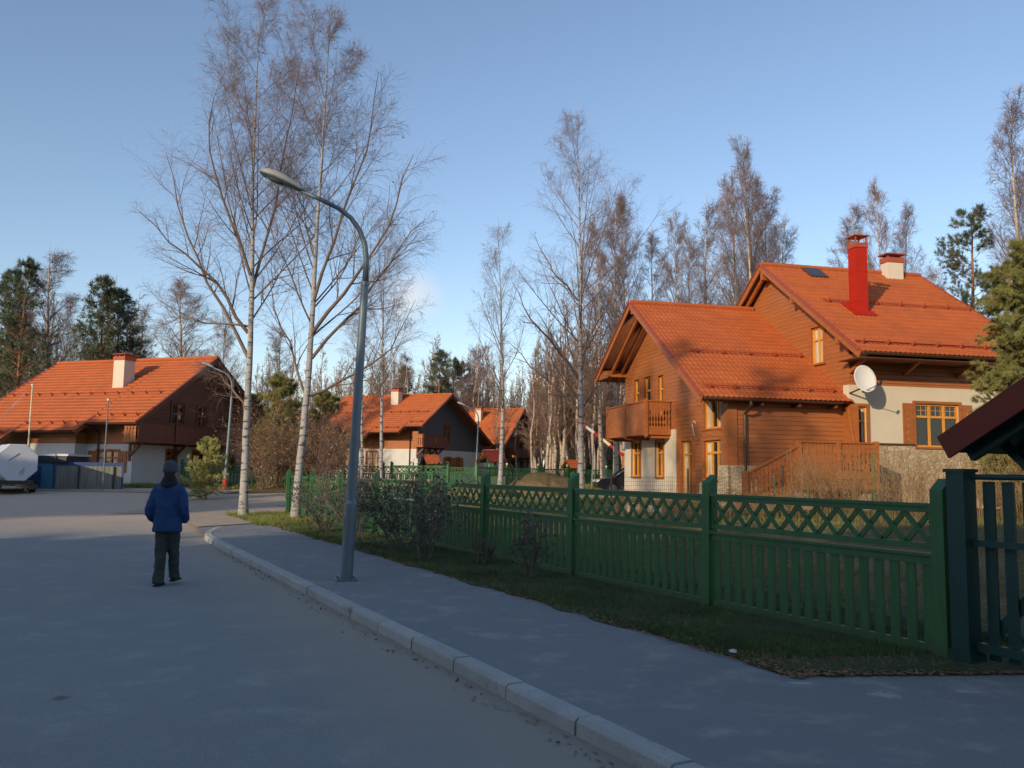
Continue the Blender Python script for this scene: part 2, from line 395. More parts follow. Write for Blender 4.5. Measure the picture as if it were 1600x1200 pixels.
class NG:
    """numpy geometry: many small faces in one mesh"""
    def __init__(s): s.v = []; s.f = []; s.n = 0
    def add(s, V, F, mi=0):
        V = np.asarray(V, np.float32).reshape(-1, 3); s.v.append(V); s.f.append((np.asarray(F, np.int64) + s.n, mi)); s.n += len(V)
    def tubes(s, Pt, R, sides=3, mi=0):
        N, K = R.shape
        T = np.empty_like(Pt); T[:, 1:-1] = Pt[:, 2:] - Pt[:, :-2]; T[:, 0] = Pt[:, 1] - Pt[:, 0]; T[:, -1] = Pt[:, -1] - Pt[:, -2]
        T /= np.linalg.norm(T, axis=2, keepdims=True) + 1e-9
        ref = np.where(np.abs(T[:, :1, 2:3]) > .9, np.array([1., .1, 0]), np.array([.05, .1, 1.]))
        X = np.cross(T, ref); X /= np.linalg.norm(X, axis=2, keepdims=True) + 1e-9
        Yv = np.cross(T, X)
        an = np.arange(sides) * 2 * pi / sides
        V = Pt[:, :, None] + (X[:, :, None] * np.cos(an)[None, None, :, None] + Yv[:, :, None] * np.sin(an)[None, None, :, None]) * R[:, :, None, None]
        base = (np.arange(N)[:, None, None] * K + np.arange(K - 1)[None, :, None]) * sides
        k = np.arange(sides)[None, None]; k2 = (k + 1) % sides
        F = np.stack([base + k, base + k2, base + sides + k2, base + sides + k], -1).reshape(-1, 4)
        s.add(V, F, mi)
    def build(s, name, mats, parent=None, smooth=False):
        V = np.concatenate(s.v); me = bpy.data.meshes.new(name)
        if isinstance(mats, str): mats = [mats]
        for m in mats: me.materials.append(MAT[m])
        me.vertices.add(len(V)); me.vertices.foreach_set('co', V.ravel())
        loops = np.concatenate([f.ravel() for f, _ in s.f]).astype(np.int32)
        cnt = np.concatenate([np.full(len(f), f.shape[1]) for f, _ in s.f])
        mi = np.concatenate([np.full(len(f), m) for f, m in s.f]).astype(np.int32)
        me.loops.add(len(loops)); me.loops.foreach_set('vertex_index', loops)
        me.polygons.add(len(cnt)); st = np.concatenate([[0], np.cumsum(cnt)[:-1]]).astype(np.int32)
        me.polygons.foreach_set('loop_start', st); me.polygons.foreach_set('loop_total', cnt.astype(np.int32))
        me.polygons.foreach_set('material_index', mi)
        if smooth: me.polygons.foreach_set('use_smooth', np.ones(len(cnt), bool))
        me.update(calc_edges=True)
        o = bpy.data.objects.new(name, me); C.objects.link(o)
        if parent: o.parent = parent
        return o
def kids(o): return [c for c in bpy.data.objects if c.parent == o]
def copy_tree(o, loc=None, rz=None, sc=None, label=None, parent=None):
    c = o.copy(); C.objects.link(c)
    if parent: c.parent = parent
    if loc is not None: c.location = loc
    if rz is not None: c.rotation_euler = (c.rotation_euler[0], c.rotation_euler[1], rz)
    if sc is not None: c.scale = sc if hasattr(sc, '__len__') else (sc, sc, sc)
    if label: c['label'] = label
    for ch in kids(o): copy_tree(ch, parent=c)
    return c

# ------------------------------------------------------------------ ground, road, pavement
def grid_sheet(name, xs, ys, zf, mat):
    X, Y = np.meshgrid(xs, ys); Z = zf(X, Y)
    V = np.stack([X, Y, Z], -1).reshape(-1, 3); nx = len(xs); ny = len(ys)
    i = np.arange(ny - 1)[:, None] * nx + np.arange(nx - 1)[None]
    g = NG(); g.add(V, np.stack([i, i + 1, i + nx + 1, i + nx], -1).reshape(-1, 4))
    return g.build(name, mat, smooth=True)
def axis_pts(lo, hi, fine_lo, fine_hi, step):
    a = list(np.arange(fine_lo, fine_hi + 1e-6, step)); k = step; x = a[-1]
    while x < hi: k *= 1.35; x += k; a.append(min(x, hi))
    k = step; x = a[0]
    while x > lo: k *= 1.35; x -= k; a.insert(0, max(x, lo))
    return np.array(a)
def gz(X, Y):
    s = -sin(TH) * X + cos(TH) * Y; t = cos(TH) * X + sin(TH) * Y
    near = (1 - ss(3.9, 5.2, t)) * (1 - ss(28, 34, s))
    apron = (1 - ss(9.6, 10.6, s)) * (1 - ss(7.5, 8.5, t))
    bumpy = .03 * np.sin(X * 1.7 + np.cos(Y * 1.1) * 2) * np.sin(Y * 1.3 + .7 * X) * ss(6, 9, t)
    return Hn(X, Y) - .10 * np.maximum(near, apron) + bumpy * (1 - ss(30, 60, np.abs(X)))
setp(grid_sheet('ground', axis_pts(-900, 900, -34, 26, .8), axis_pts(-500, 1500, -3, 64, .8), gz, 'earth'), kind='structure')
def strip(name, left, right, nacross, off, mat, sub=2.0, kind='structure'):
    """a sheet lofted between two ground polylines, following the terrain"""
    def res(pl, n):
        pl = [Vector(p) for p in pl]; L = [0]
        for i in range(1, len(pl)): L.append(L[-1] + (pl[i] - pl[i - 1]).length)
        out = []
        for k in range(n + 1):
            d = L[-1] * k / n; j = 0
            while j < len(L) - 2 and L[j + 1] < d: j += 1
            out.append(pl[j].lerp(pl[j + 1], (d - L[j]) / (L[j + 1] - L[j] + 1e-9)))
        return np.array([(p.x, p.y) for p in out])
    n = int(max(sum((Vector(left[i + 1]) - Vector(left[i])).length for i in range(len(left) - 1)), 4) / sub) + 2
    A = res(left, n); B = res(right, n); u = np.linspace(0, 1, nacross + 1)[None, :, None]
    XY = A[:, None] * (1 - u) + B[:, None] * u
    Z = off(XY[..., 0], XY[..., 1]) if callable(off) else Hn(XY[..., 0], XY[..., 1]) + off
    V = np.concatenate([XY, Z[..., None]], -1).reshape(-1, 3); m = nacross + 1
    i = np.arange(n)[:, None] * m + np.arange(nacross)[None]
    g = NG(); g.add(V, np.stack([i, i + 1, i + m + 1, i + m], -1).reshape(-1, 4))
    return setp(g.build(name, mat, smooth=True), kind=kind)
def v2(v): return (v.x, v.y)
def zroad(X, Y):
    s = -sin(TH) * X + cos(TH) * Y
    return -.12 * (1 - ss(22, 28, s)) + .5 * ss(29, 46, Y) + .012
# main street, then the open junction that swings left and the side street to the right
strip('road', [v2(S(-14, -16)), v2(S(10, -16)), v2(S(24, -19)), (-62, 32), (-64, 44)],
      [v2(S(-14, 3.08)), v2(S(10, 3.08)), v2(S(21.5, 3.09)), v2(S(24.7, 3.75)), (-8.2, 29), (-13.5, 40.5)], 26, zroad, 'road_asphalt', 1.0)
strip('side_road', [(-13.4, 29.2), (-13.6, 40.5)], [(16, 44), (14, 52)], 40, lambda X, Y: np.maximum(Hn(X, Y), zroad(X, Y)) + .012, 'dust', 1.0)
strip('road_shoulder', [(-64, 44.0), (-13.5, 40.4)], [(-66, 47.5), (-13.0, 44.4)], 5, lambda X, Y: zroad(X, Y) + .02, 'dust', 1.0)
strip('dusty_corner', [v2(S(24.7, 3.3)), (-12.0, 30.5)], [v2(S(29, 9.0)), (-9.0, 34)], 12, lambda X, Y: np.maximum(Hn(X, Y), zroad(X, Y)) + .02, 'dust', .6)
# pavement between kerb and verge, widening into the gate apron near the camera
strip('pavement', [v2(S(-14, 3.24)), v2(S(24.5, 3.24)), v2(S(28, 4.2))],
      [v2(S(-14, 5.3)), v2(S(24.5, 5.42)), v2(S(28, 5.6))], 6, lambda X, Y: X * 0, 'pavement_asphalt', 1.0)
strip('gate_apron', [v2(S(-14, 5.28)), v2(S(5.9, 5.28))], [v2(S(-14, 9.2)), v2(S(5.9, 9.2))], 4, lambda X, Y: X * 0 - .003, 'pavement_asphalt', 1.0)
def verge():
    xs = []; rng = np.random.default_rng(3)
    s = np.linspace(4.2, 29, 130); t = np.linspace(0, 1, 12)
    Sg, Tg = np.meshgrid(s, t, indexing='ij')
    edge = np.where(s < 5.3, 5.3 + (5.3 - s) * 2.6, 5.33 + .05 * np.sin(s * 2.1) + .03 * np.sin(s * 5.3)) + np.random.default_rng(1).normal(size=len(s)) * .03
    edge = np.minimum(edge, 9.0)
    Tt = edge[:, None] + (9.4 - edge[:, None]) * Tg
    X = -sin(TH) * Sg + cos(TH) * Tt; Y = cos(TH) * Sg + sin(TH) * Tt
    Z = np.maximum(Hn(X, Y), 0) + .012 + .02 * np.sin(Tg * pi) * (1 + np.sin(Sg * 3) * .5)
    Z[:, 0] = .004
    V = np.stack([X, Y, Z], -1).reshape(-1, 3); m = 12
    i = np.arange(129)[:, None] * m + np.arange(11)[None]
    g = NG(); g.add(V, np.stack([i, i + 1, i + m + 1, i + m], -1).reshape(-1, 4))
    setp(g.build('grass_verge', 'verge_soil', smooth=True), kind='structure')
verge()
def kerb():
    o = MB(); s = -12.0; rng = random.Random(4)
    prof = lambda dt: [(3.075 + dt, -.2), (3.08 + dt, -.02), (3.105 + dt, .004), (3.235 + dt, .006), (3.245 + dt, -.2)]
    while s < 24.5:
        s1 = s + .99; dt = rng.uniform(-.006, .006); dz = rng.uniform(-.004, .004)
        bend = lambda q: max(0, q - 21) ** 2 * .05
        r = []
        for q in (s + .006, s1 - .006):
            r.append([S(q, t + bend(q), z + dz) for t, z in prof(dt)])
        o.rings(r); s = s1 + .01
    setp(o.build('kerb', 'kerb_concrete'), kind='structure')
kerb()

# ------------------------------------------------------------------ houses (large structure)
def wall_mesh(mb, W, poly, holes, mi=0, reveal=.16, rmi=None):
    """flat wall in (u,z) with window holes cut out and their reveals"""
    loops = [[Vector((u, z, 0)) for u, z in poly]]
    for (u0, u1, z0, z1) in holes: loops.append([Vector(q) for q in ((u0, z0, 0), (u0, z1, 0), (u1, z1, 0), (u1, z0, 0))])
    tris = tessellate_polygon(loops); flat = [p for l in loops for p in l]
    mb.add([W(p.x, p.y, 0) for p in flat], [tuple(t) for t in tris], mi)
    for (u0, u1, z0, z1) in holes:
        q = [(u0, z0), (u1, z0), (u1, z1), (u0, z1)]
        vs = [W(u, z, 0) for u, z in q] + [W(u, z, -reveal) for u, z in q]
        mb.add(vs, [(k, (k + 1) % 4, (k + 1) % 4 + 4, k + 4) for k in range(4)], mi if rmi is None else rmi)
def window(root, W, u0, u1, z0, z1, cols=2, transom=.68, casing=.1, curtain=0, shutters=0, sill=True, frame='yellow_frame', case_mat='trim_wood', name='window', grid=False, d=-.12):
    f = MB(); fw = .065
    for a, b_, c, e in ((u0, u1, z0, z0 + fw), (u0, u1, z1 - fw, z1), (u0, u0 + fw, z0 + fw, z1 - fw), (u1 - fw, u1, z0 + fw, z1 - fw)):
        f.wbox(W, a, b_, c, e, d - .03, d + .05)
    zt = z0 + (z1 - z0) * transom
    for k in range(1, cols):
        um = u0 + (u1 - u0) * k / cols; f.wbox(W, um - .04, um + .04, z0 + fw, z1 - fw, d - .02, d + .055)
    if transom < 1: f.wbox(W, u0 + fw, u1 - fw, zt - .04, zt + .04, d - .015, d + .06)
    if grid:
        for k in range(cols * 3):
            um = u0 + (u1 - u0) * (k + .5) / (cols * 3); f.wbox(W, um - .008, um + .008, zt + .04, z1 - fw, d - .01, d + .012)
        f.wbox(W, u0 + fw, u1 - fw, (zt + z1) / 2 - .008, (zt + z1) / 2 + .008, d - .011, d + .011)
    o = f.build(name, frame, root)
    g = MB(); g.wbox(W, u0 + .02, u1 - .02, z0 + .02, z1 - .02, d - .02, d + .0); g.build('pane', 'window_glass', o)
    if curtain:
        wd = (u1 - u0 - 2 * fw)
        n = 10
        for side in ((0, curtain), (1 - curtain, 1)):
            c = MB()
            for k in range(n):
                a = u0 + fw + wd * (side[0] + (side[1] - side[0]) * k / n); b_ = u0 + fw + wd * (side[0] + (side[1] - side[0]) * (k + 1) / n)
                dd = .004 * (k % 2)
                c.wbox(W, a, b_, z0 + fw, z1 - fw, d + .0005, d + .003 + dd)
            c.build('curtain', 'curtain', o)
    if casing:
        c = MB(); k = casing
        for a, b_, cc, e in ((u0 - k, u0, z0, z1 + k), (u1, u1 + k, z0, z1 + k), (u0, u1, z1, z1 + k)): c.wbox(W, a, b_, cc, e, -.02, .045)
        c.build('casing', case_mat, o)
    if sill:
        c = MB(); c.wbox(W, u0 - casing, u1 + casing, z0 - .06, z0, -.1, .09); c.build('sill', case_mat, o)
    if shutters:
        for a, b_ in ((u0 - casing - shutters, u0 - casing - .02), (u1 + casing + .02, u1 + casing + shutters)):
            c = MB(); um = (a + b_) / 2; hs_ = [(um - .03, um + .03, z0 + .2 + k * (z1 - z0 - .4) / 5 + .05, z0 + .2 + (k + .6) * (z1 - z0 - .4) / 5 + .05) for k in range(5)]
            Wf = lambda u, z, d_: W(u, z, d_ + .05)
            wall_mesh(c, Wf, [(a, z0 - .08), (b_, z0 - .08), (b_, z1), (a, z1)], hs_, reveal=.04)
            c.wbox(W, a, a + .05, z0 - .08, z1, .015, .06); c.wbox(W, b_ - .05, b_, z0 - .08, z1, .015, .06)
            c.build('shutter', case_mat, root)
    return o
def roof_slope(root, a0, a1, b0, z0, b1, z1, mat='roof_tile', fine=1.0, th=.10, soffit='soffit_wood', name='roof'):
    """one tiled slope in house coordinates: eave at (b0,z0), ridge at (b1,z1)"""
    L = sqrt((b1 - b0) ** 2 + (z1 - z0) ** 2); na = int((a1 - a0) / .048 * fine) + 2; rows = int(L / .36); nb = rows * 4
    A = np.linspace(a0, a1, na)
    tl = []
    for r in range(rows):
        tl += [(r, .0), (r, .001), (r, .45), (r, .999)]
    tl.append((rows - 1, .9999)); T = np.array([(r + f) / rows for r, f in tl]); fr = np.array([f for r, f in tl])
    hgt = .035 * (1 - fr) ; hgt[0::4][:] = .0
    hgt = np.where(fr == 0, 0, hgt)
    nb_, nz_ = -(z1 - z0) / L * np.sign(b1 - b0), abs(b1 - b0) / L
    wave = .016 * (1 + np.cos(2 * pi * (A - a0) / .192))
    Hh = hgt[:, None] + wave[None, :]
    B = (b0 + (b1 - b0) * T)[:, None] + Hh * nb_; Z = (z0 + (z1 - z0) * T)[:, None] + Hh * nz_
    V = np.stack([np.broadcast_to(A, B.shape), B, Z], -1).reshape(-1, 3)
    i = np.arange(len(T) - 1)[:, None] * na + np.arange(na - 1)[None]
    g = NG(); g.add(V, np.stack([i, i + 1, i + na + 1, i + na], -1).reshape(-1, 4), 0)
    # slab below the tiles
    q = []
    for (b_, z_) in ((b0, z0), (b1, z1)):
        for a_ in (a0 + .02, a1 - .02):
            q.append((a_, b_ - nb_ * .004, z_ - nz_ * .004)); q.append((a_, b_ - nb_ * th, z_ - nz_ * th))
    g.add(q, [(1, 3, 7, 5), (0, 1, 5, 4), (2, 6, 7, 3), (0, 2, 3, 1), (4, 5, 7, 6)], 1)
    return g.build(name, [mat, soffit], root)
def ridge_cap(root, a0, a1, b, z, mat='roof_tile'):
    m = MB(); n = max(3, int((a1 - a0) / .4))
    for k in range(n):
        x0 = a0 + (a1 - a0) * k / n; x1 = a0 + (a1 - a0) * (k + 1) / n + .03
        m.tube([(x0, b, z - .02), (x1, b, z - .01)], [.12, .10], 8)
    m.build('ridge_cap', mat, root)
def bargeboard(root, a, b0, z0, b1, z1, mat='trim_wood', hgt=.24, wd=.05):
    m = MB(); m.bar((a, b0, z0 - .1), (a, b1, z1 - .1), wd, hgt)
    m.build('bargeboard', mat, root)
    m = MB(); m.bar((a, b0, z0 + .045), (a, b1, z1 + .045), .16, .03); m.build('verge_trim', 'roof_red_metal' if mat != 'dark_trim' else 'dark_trim', root)
def snow_guard(root, a0, a1, b, z, sgn=-1, pitch=.66):
    m = MB(); n = int((a1 - a0) / 1.0)
    cs = cos(atan(pitch)); sn = sin(atan(pitch))
    for off in (.10, .19):
        m.tube([(a0, b - sn * off * -sgn * -1, z + cs * off), (a1, b - sn * off * -sgn * -1, z + cs * off)], .018, 6)
    for k in range(n + 1):
        x = a0 + .2 + (a1 - a0 - .4) * k / n
        m.bar((x, b, z), (x, b - sn * .24, z + cs * .24), .035, .06)
        m.bar((x, b - sn * .1, z + cs * .14), (x, b + .12, z + .1), .03, .03)
    m.build('snow_guard', 'roof_red_metal', root)
def gutter(root, a0, a1, b, z):
    m = MB(); n = 8
    r = []
    for a in (a0, a1):
        ring = [(a, b + .075 * cos(pi + pi * k / n), z + .075 * sin(pi + pi * k / n)) for k in range(n + 1)]
        ring += [(a, b + .062 * cos(2 * pi - pi * k / n), z + .062 * sin(2 * pi - pi * k / n)) for k in range(n + 1)]
        r.append(ring)
    m.rings(r); m.build('gutter', 'gutter_brown', root)
def downpipe(root, a, b_eave, z_eave, b_wall, z_bot, mat='gutter_brown'):
    m = MB(); m.tube([(a, b_eave, z_eave - .03), (a, b_eave, z_eave - .16), (a, b_eave + (b_wall - b_eave) * .45, z_eave - .36), (a, b_wall - .08, z_eave - .42), (a, b_wall - .08, z_eave - .6), (a, b_wall - .08, z_bot)], .05, 10)
    for z in np.arange(z_bot + .5, z_eave - .7, 1.2): m.tube([(a, b_wall - .08, z), (a, b_wall - .08, z + .04)], .06, 10)
    m.build('downpipe', mat, root)
def chimney(root, a0, a1, b0, b1, zb, zt, body='stucco', name='chimney'):
    m = MB(); m.box(a0, a1, b0, b1, zb, zt); o = m.build(name, body, root)
    m = MB(); m.box(a0 - .04, a1 + .04, b0 - .04, b1 + .04, zt - .05, zt + .16)
    for x in (a0 + .04, a1 - .1):
        for y in (b0 + .04, b1 - .1): m.box(x, x + .06, y, y + .06, zt + .16, zt + .28)
    m.box(a0 - .09, a1 + .09, b0 - .09, b1 + .09, zt + .28, zt + .31)
    xm, ym = (a0 + a1) / 2, (b0 + b1) / 2
    m.add([(a0 - .11, b0 - .11, zt + .312), (a1 + .11, b0 - .11, zt + .312), (a1 + .11, b1 + .11, zt + .312), (a0 - .11, b1 + .11, zt + .312), (xm, ym, zt + .44)], [(0, 1, 4), (1, 2, 4), (2, 3, 4), (3, 0, 4), (3, 2, 1, 0)])
    m.build('chimney_cap', 'roof_red_metal', o)
    return o
def board_rail(root, W, u0, u1, z0, z1, mat='trim_wood', pitch=.15, slots=True, name='railing'):
    """balustrade of sawn boards with paired cut-outs between them"""
    m = MB(); n = max(2, int(round((u1 - u0) / pitch))); w_ = (u1 - u0) / n
    for k in range(n):
        a = u0 + k * w_; b_ = a + w_; c = .04 if slots else .006
        h = z1 - z0; zz = [0, .24, .28, .32, .38, .44, .5, .58, .64, .70, .76, 1]
        dd = [.006, .006, c, c, .012, c, c, .012, c, c, .006, .006]
        poly = [(a + d_, z0 + h * q) for q, d_ in zip(zz, dd)] + [(b_ - d_, z0 + h * q) for q, d_ in reversed(list(zip(zz, dd)))]
        m.prism(poly, W, -.012, .012)
    m.wbox(W, u0 - .03, u1 + .03, z1, z1 + .05, -.06, .06)
    m.wbox(W, u0, u1, z0 + .08, z0 + .16, -.05, -.013)
    o = m.build(name, mat, root); return o

# ---- the near house on the right
TR = atan(290 / FPX)
pO = P(1097, 621, 29.0)
HR = thing('timber_house', 'large timber house with orange roof, tall red flue and satellite dish, behind the green fence', 'house', (pO.x, pO.y, 0), TR)
def near_house():
    R = HR
    Wn = lambda b: (lambda u, z, d: (u, b - d, z))
    Wl = lambda a: (lambda u, z, d: (a - d, u, z))
    Wr = lambda a: (lambda u, z, d: (a + d, u, z))
    Wf = lambda b: (lambda u, z, d: (u, b + d, z))
    zr = lambda b: 4.24 + .6425 * b                         # near slope of the low wing
    zf = lambda b: 8.75 - .585 * (b - 7.02)
    # --- low wing, gable wall facing left
    G = Wl(1.2); t = .22
    st_holes = [(8.9, 9.95, 1.5, 3.05), (6.25, 7.1, 1.5, 3.0)]
    si_holes = [(3.5, 4.5, .62, 2.9), (1.0, 2.45, 1.47, 2.85), (1.0, 2.45, 3.27, 4.35), (9.05, 9.75, 3.45, 5.8), (7.7, 8.5, 3.45, 5.8), (6.3, 6.9, 3.45, 5.7)]
    m = MB()
    wall_mesh(m, G, [(.5, .3), (5.05, .3), (5.05, 3.4), (11, 3.4), (11, zf(11) - t), (7.02, 8.75 - t), (.5, zr(.5) - t)], si_holes)
    wall_mesh(m, Wn(.5), [(1.2, .3), (5.7, .3), (5.7, zr(.5) - t), (1.2, zr(.5) - t)], [])
    wall_mesh(m, Wf(11), [(1.2, 3.4), (5.7, 3.4), (5.7, zf(11) - t), (1.2, zf(11) - t)], [])
    m.build('wall', 'siding_wood', R)
    m = MB(); G2 = Wl(1.17)
    wall_mesh(m, G2, [(5.05, .3), (11, .3), (11, 3.4), (5.05, 3.4)], st_holes, reveal=.22)
    wall_mesh(m, Wf(11.01), [(1.17, .3), (5.7, .3), (5.7, 3.4), (1.17, 3.4)], [])
    m.add([(1.17, 5.05, .3), (1.2, 5.05, .3), (1.2, 5.05, 3.4), (1.17, 5.05, 3.4)], [(0, 1, 2, 3)])
    m.build('stucco_wall', 'stucco', R)
    for h in st_holes: window(R, G2, *h, cols=2, transom=.66, casing=.06, d=-.1)
    window(R, G, 3.5, 4.5, .62, 2.9, cols=2, transom=.78, casing=.14, curtain=.3, name='door', sill=False)
    window(R, G, 1.0, 2.45, 1.47, 2.85, cols=3, transom=.68, casing=.12, curtain=.22)
    window(R, G, 1.0, 2.45, 3.27, 4.35, cols=3, transom=1.0, casing=.1, curtain=.3)
    for h in si_holes[3:]: window(R, G, *h, cols=1, transom=.75, casing=.08, name='balcony_door', sill=False)
    m = MB(); m.wbox(G, .5, 1.0, .32, 4.3, .0, .05); m.wbox(G, .99, 2.5, 2.98, 3.2, 0, .05); m.wbox(Wn(.5), 1.15, 1.5, .32, 4.3, .0, .05)
    build_each(m, 'corner_board', 'trim_wood', R)
    m = MB(); m.wbox(Wn(.5), 1.1, 2.3, .3, 1.95, .0, .14); m.wbox(G, .36, 1.1, .3, 1.95, 0, .11); m.wbox(G, 1.1, 2.7, .3, 1.35, 0, .1)
    m.build('plinth', 'stone_plinth', R)
    roof_slope(R, 0, 5.7, 0, 4.24, 7.02, 8.75)
    roof_slope(R, 0, 5.7, 11.75, zf(11.75), 7.02, 8.75)
    ridge_cap(R, 0, 5.6, 7.02, 8.82)
    bargeboard(R, -.02, -.02, 4.22, 7.02, 8.75); bargeboard(R, -.02, 11.77, zf(11.77), 7.02, 8.75)
    m = MB()
    for b_ in (.5, 3.7): m.box(-.0 + .05, 1.2, b_ - .09, b_ + .09, zr(b_) - .42, zr(b_) - .14)
    for b_ in (10.9,): m.box(.05, 1.2, b_ - .09, b_ + .09, zf(b_) - .42, zf(b_) - .14)
    m.box(.05, 1.2, 6.92, 7.12, 8.3, 8.7)
    for a_ in (.5, .95):
        m.bar((a_, 7.02, 8.75 - .25), (a_, 11.5, zf(11.5) - .25), .1, .2); m.bar((a_, 7.02, 8.75 - .25), (a_, .2, zr(.2) - .25), .1, .2)
    m.box(.02, .1, 10.2, 11.65, zf(11.3) - .32, zf(11.3) - .05)
    build_each(m, 'roof_beam', 'trim_wood', R)
    snow_guard(R, .9, 5.6, 2.95, zr(2.95)); snow_guard(R, .3, 5.4, .5, zr(.5))
    gutter(R, .05, 5.2, -.08, 4.2); downpipe(R, 1.75, -.08, 4.16, .45, .4)
    m = MB()
    for a_ in (2.2, 3.6, 5.0): m.box(a_, a_ + .08, -.0, .5, 4.0, 4.12)
    build_each(m, 'rafter_end', 'soffit_wood', R)
    # balcony
    m = MB(); m.box(.1, 1.17, 5.5, 10.3, 3.2, 3.38)
    for b_ in (5.6, 7.9, 10.1): m.box(.15, 1.17, b_, b_ + .14, 3.05, 3.2)
    bal = m.build('balcony', 'trim_wood', R)
    for (u0, u1) in ((5.55, 7.85), (7.95, 10.25)): board_rail(bal, Wl(.1), u0, u1, 3.18, 4.5, pitch=.16, slots=False)
    board_rail(bal, Wn(5.5), .16, 1.14, 3.18, 4.5, pitch=.13)
    m = MB()
    for b_ in (5.5, 7.9, 10.3): m.box(.05, .17, b_ - .06, b_ + .06, 3.1, 4.62)
    build_each(m, 'balcony_post', 'trim_wood', bal)
    # --- main block
    zm = lambda b: 5.86 + .672 * (b + 1.2)
    zb = lambda b: 10.36 - .66 * (b - 5.5)
    GM = Wl(5.7); NM = Wn(.2)
    m = MB(); hole = [(1.75, 2.6, 5.85, 7.25)]
    wall_mesh(m, GM, [(.2, .3), (12.3, .3), (12.3, zb(12.3) - .25), (5.5, 10.36 - .25), (.2, zm(.2) - .25)], hole)
    wall_mesh(m, NM, [(5.7, 4.86), (12.2, 4.86), (12.2, zm(.2) - .25), (5.7, zm(.2) - .25)], [])
    wall_mesh(m, Wr(12.2), [(.2, .3), (12.3, .3), (12.3, zb(12.3) - .25), (5.5, 10.36 - .25), (.2, zm(.2) - .25)], [])
    wall_mesh(m, Wf(12.3), [(5.7, .3), (12.2, .3), (12.2, zb(12.3) - .25), (5.7, zb(12.3) - .25)], [])
    m.build('wall', 'siding_wood', R)
    m = MB(); Ns = Wn(.14)
    sh = [(8.25, 10.05, 2.72, 4.27), (5.9, 6.3, 2.0, 4.1)]
    wall_mesh(m, Ns, [(5.64, .9), (8.2, .9), (12.2, .9), (12.2, 4.86), (5.64, 4.86)], sh, reveal=.14)
    wall_mesh(m, Wl(5.64), [(.14, 4.3), (.5, 4.3), (.5, 4.86), (.14, 4.86)], [])
    m.add([(5.64, .14, 4.86), (12.2, .14, 4.86), (12.2, .2, 4.86), (5.7, .2, 4.86)], [(0, 1, 2, 3)])
    m.build('stucco_wall', 'stucco', R)
    m = MB(); m.wbox(Ns, 5.5, 8.15, .3, 2.75, 0, .09); m.wbox(Ns, 8.15, 12.3, .3, 2.62, 0, .1)
    m.build('plinth', 'stone_plinth', R)
    m = MB(); m.wbox(Ns, 5.6, 8.12, 2.752, 2.82, 0, .13); m.build('plinth_drip', 'gutter_brown', R)
    window(R, Ns, *sh[0], cols=3, transom=.70, casing=.1, shutters=.42, grid=True, d=-.09)
    window(R, Ns, *sh[1], cols=1, transom=.76, casing=.1, curtain=.3, sill=False)
    window(R, GM, *hole[0], cols=2, transom=.66, casing=.14, curtain=.45)
    m = MB(); m.wbox(Wl(5.64), -.35, .5, 2.3, 4.15, -.02, .03); m.bar((5.5, -.5, 1.6), (5.55, .1, 4.0), .08, .05); m.build('shutter', 'trim_wood', R)
    roof_slope(R, 5.2, 12.75, -1.2, 5.86, 5.5, 10.36); roof_slope(R, 5.2, 12.75, 13.2, zb(13.2), 5.5, 10.36)
    ridge_cap(R, 5.2, 12.75, 5.5, 10.43)
    bargeboard(R, 5.18, -1.22, 5.84, 5.5, 10.36); bargeboard(R, 5.18, 13.22, zb(13.22), 5.5, 10.36); bargeboard(R, 12.77, -1.22, 5.84, 5.5, 10.36)
    m = MB()
    for b_ in (.2, 3.2): m.box(5.22, 5.7, b_ - .1, b_ + .1, zm(b_) - .5, zm(b_) - .16)
    m.box(5.22, 5.7, 5.4, 5.6, 9.75, 10.2); m.bar((5.45, 5.6, 10.05), (5.45, 12.9, zb(12.9) - .28), .1, .2)
    for a_ in (5.75, 7.9, 10.1, 12.0): m.bar((a_, .2, 5.3), (a_, -.9, 5.84), .12, .12); m.box(a_ - .06, a_ + .06, -1.1, .2, 5.80, 5.92)
    build_each(m, 'roof_beam', 'trim_wood', R)
    m = MB(); m.box(5.25, 12.7, -1.15, .2, 5.66, 5.69); m.build('soffit', 'soffit_wood', R)
    snow_guard(R, 6.1, 12.7, 2.35, zm(2.35), pitch=.672); snow_guard(R, 5.4, 12.6, -.75, zm(-.75), pitch=.672)
    gutter(R, 5.25, 12.75, -1.28, 5.82)
    # flues
    z0 = zm(1.6)
    m = MB(); m.box(7.03, 7.51, 1.6, 2.1, z0 - .3, 10.42)
    for z in (8.2, 9.35): m.box(7.02, 7.52, 1.59, 2.11, z, z + .035)
    fl = m.build('red_flue', 'red_metal', R)
    m = MB(); m.box(7.0, 7.54, 1.57, 2.13, 10.3, 10.48)
    for x in (7.03, 7.47):
        for y in (1.6, 2.06): m.box(x, x + .04, y, y + .04, 10.48, 10.74)
    m.box(6.96, 7.58, 1.53, 2.17, 10.74, 10.77)
    m.add([(6.96, 1.53, 10.772), (7.58, 1.53, 10.772), (7.58, 2.17, 10.772), (6.96, 2.17, 10.772), (7.27, 1.85, 10.88)], [(0, 1, 4), (1, 2, 4), (2, 3, 4), (3, 0, 4), (3, 2, 1, 0)])
    m.build('flue_cap', 'roof_red_metal', fl)
    m = MB(); m.bar((7.27, 1.35, zm(1.35) + .07), (7.27, 2.35, zm(2.35) + .07), .95, .03); m.build('flashing', 'red_metal', fl)
    chimney(R, 10.85, 11.6, 5.0, 5.45, 9.2, 10.84)
    # skylight
    m = MB(); m.bar((7.35, 4.55, zm(4.55) + .08), (7.35, 5.3, zm(5.3) + .08), .78, .1); sk = m.build('skylight', 'gutter_brown', R)
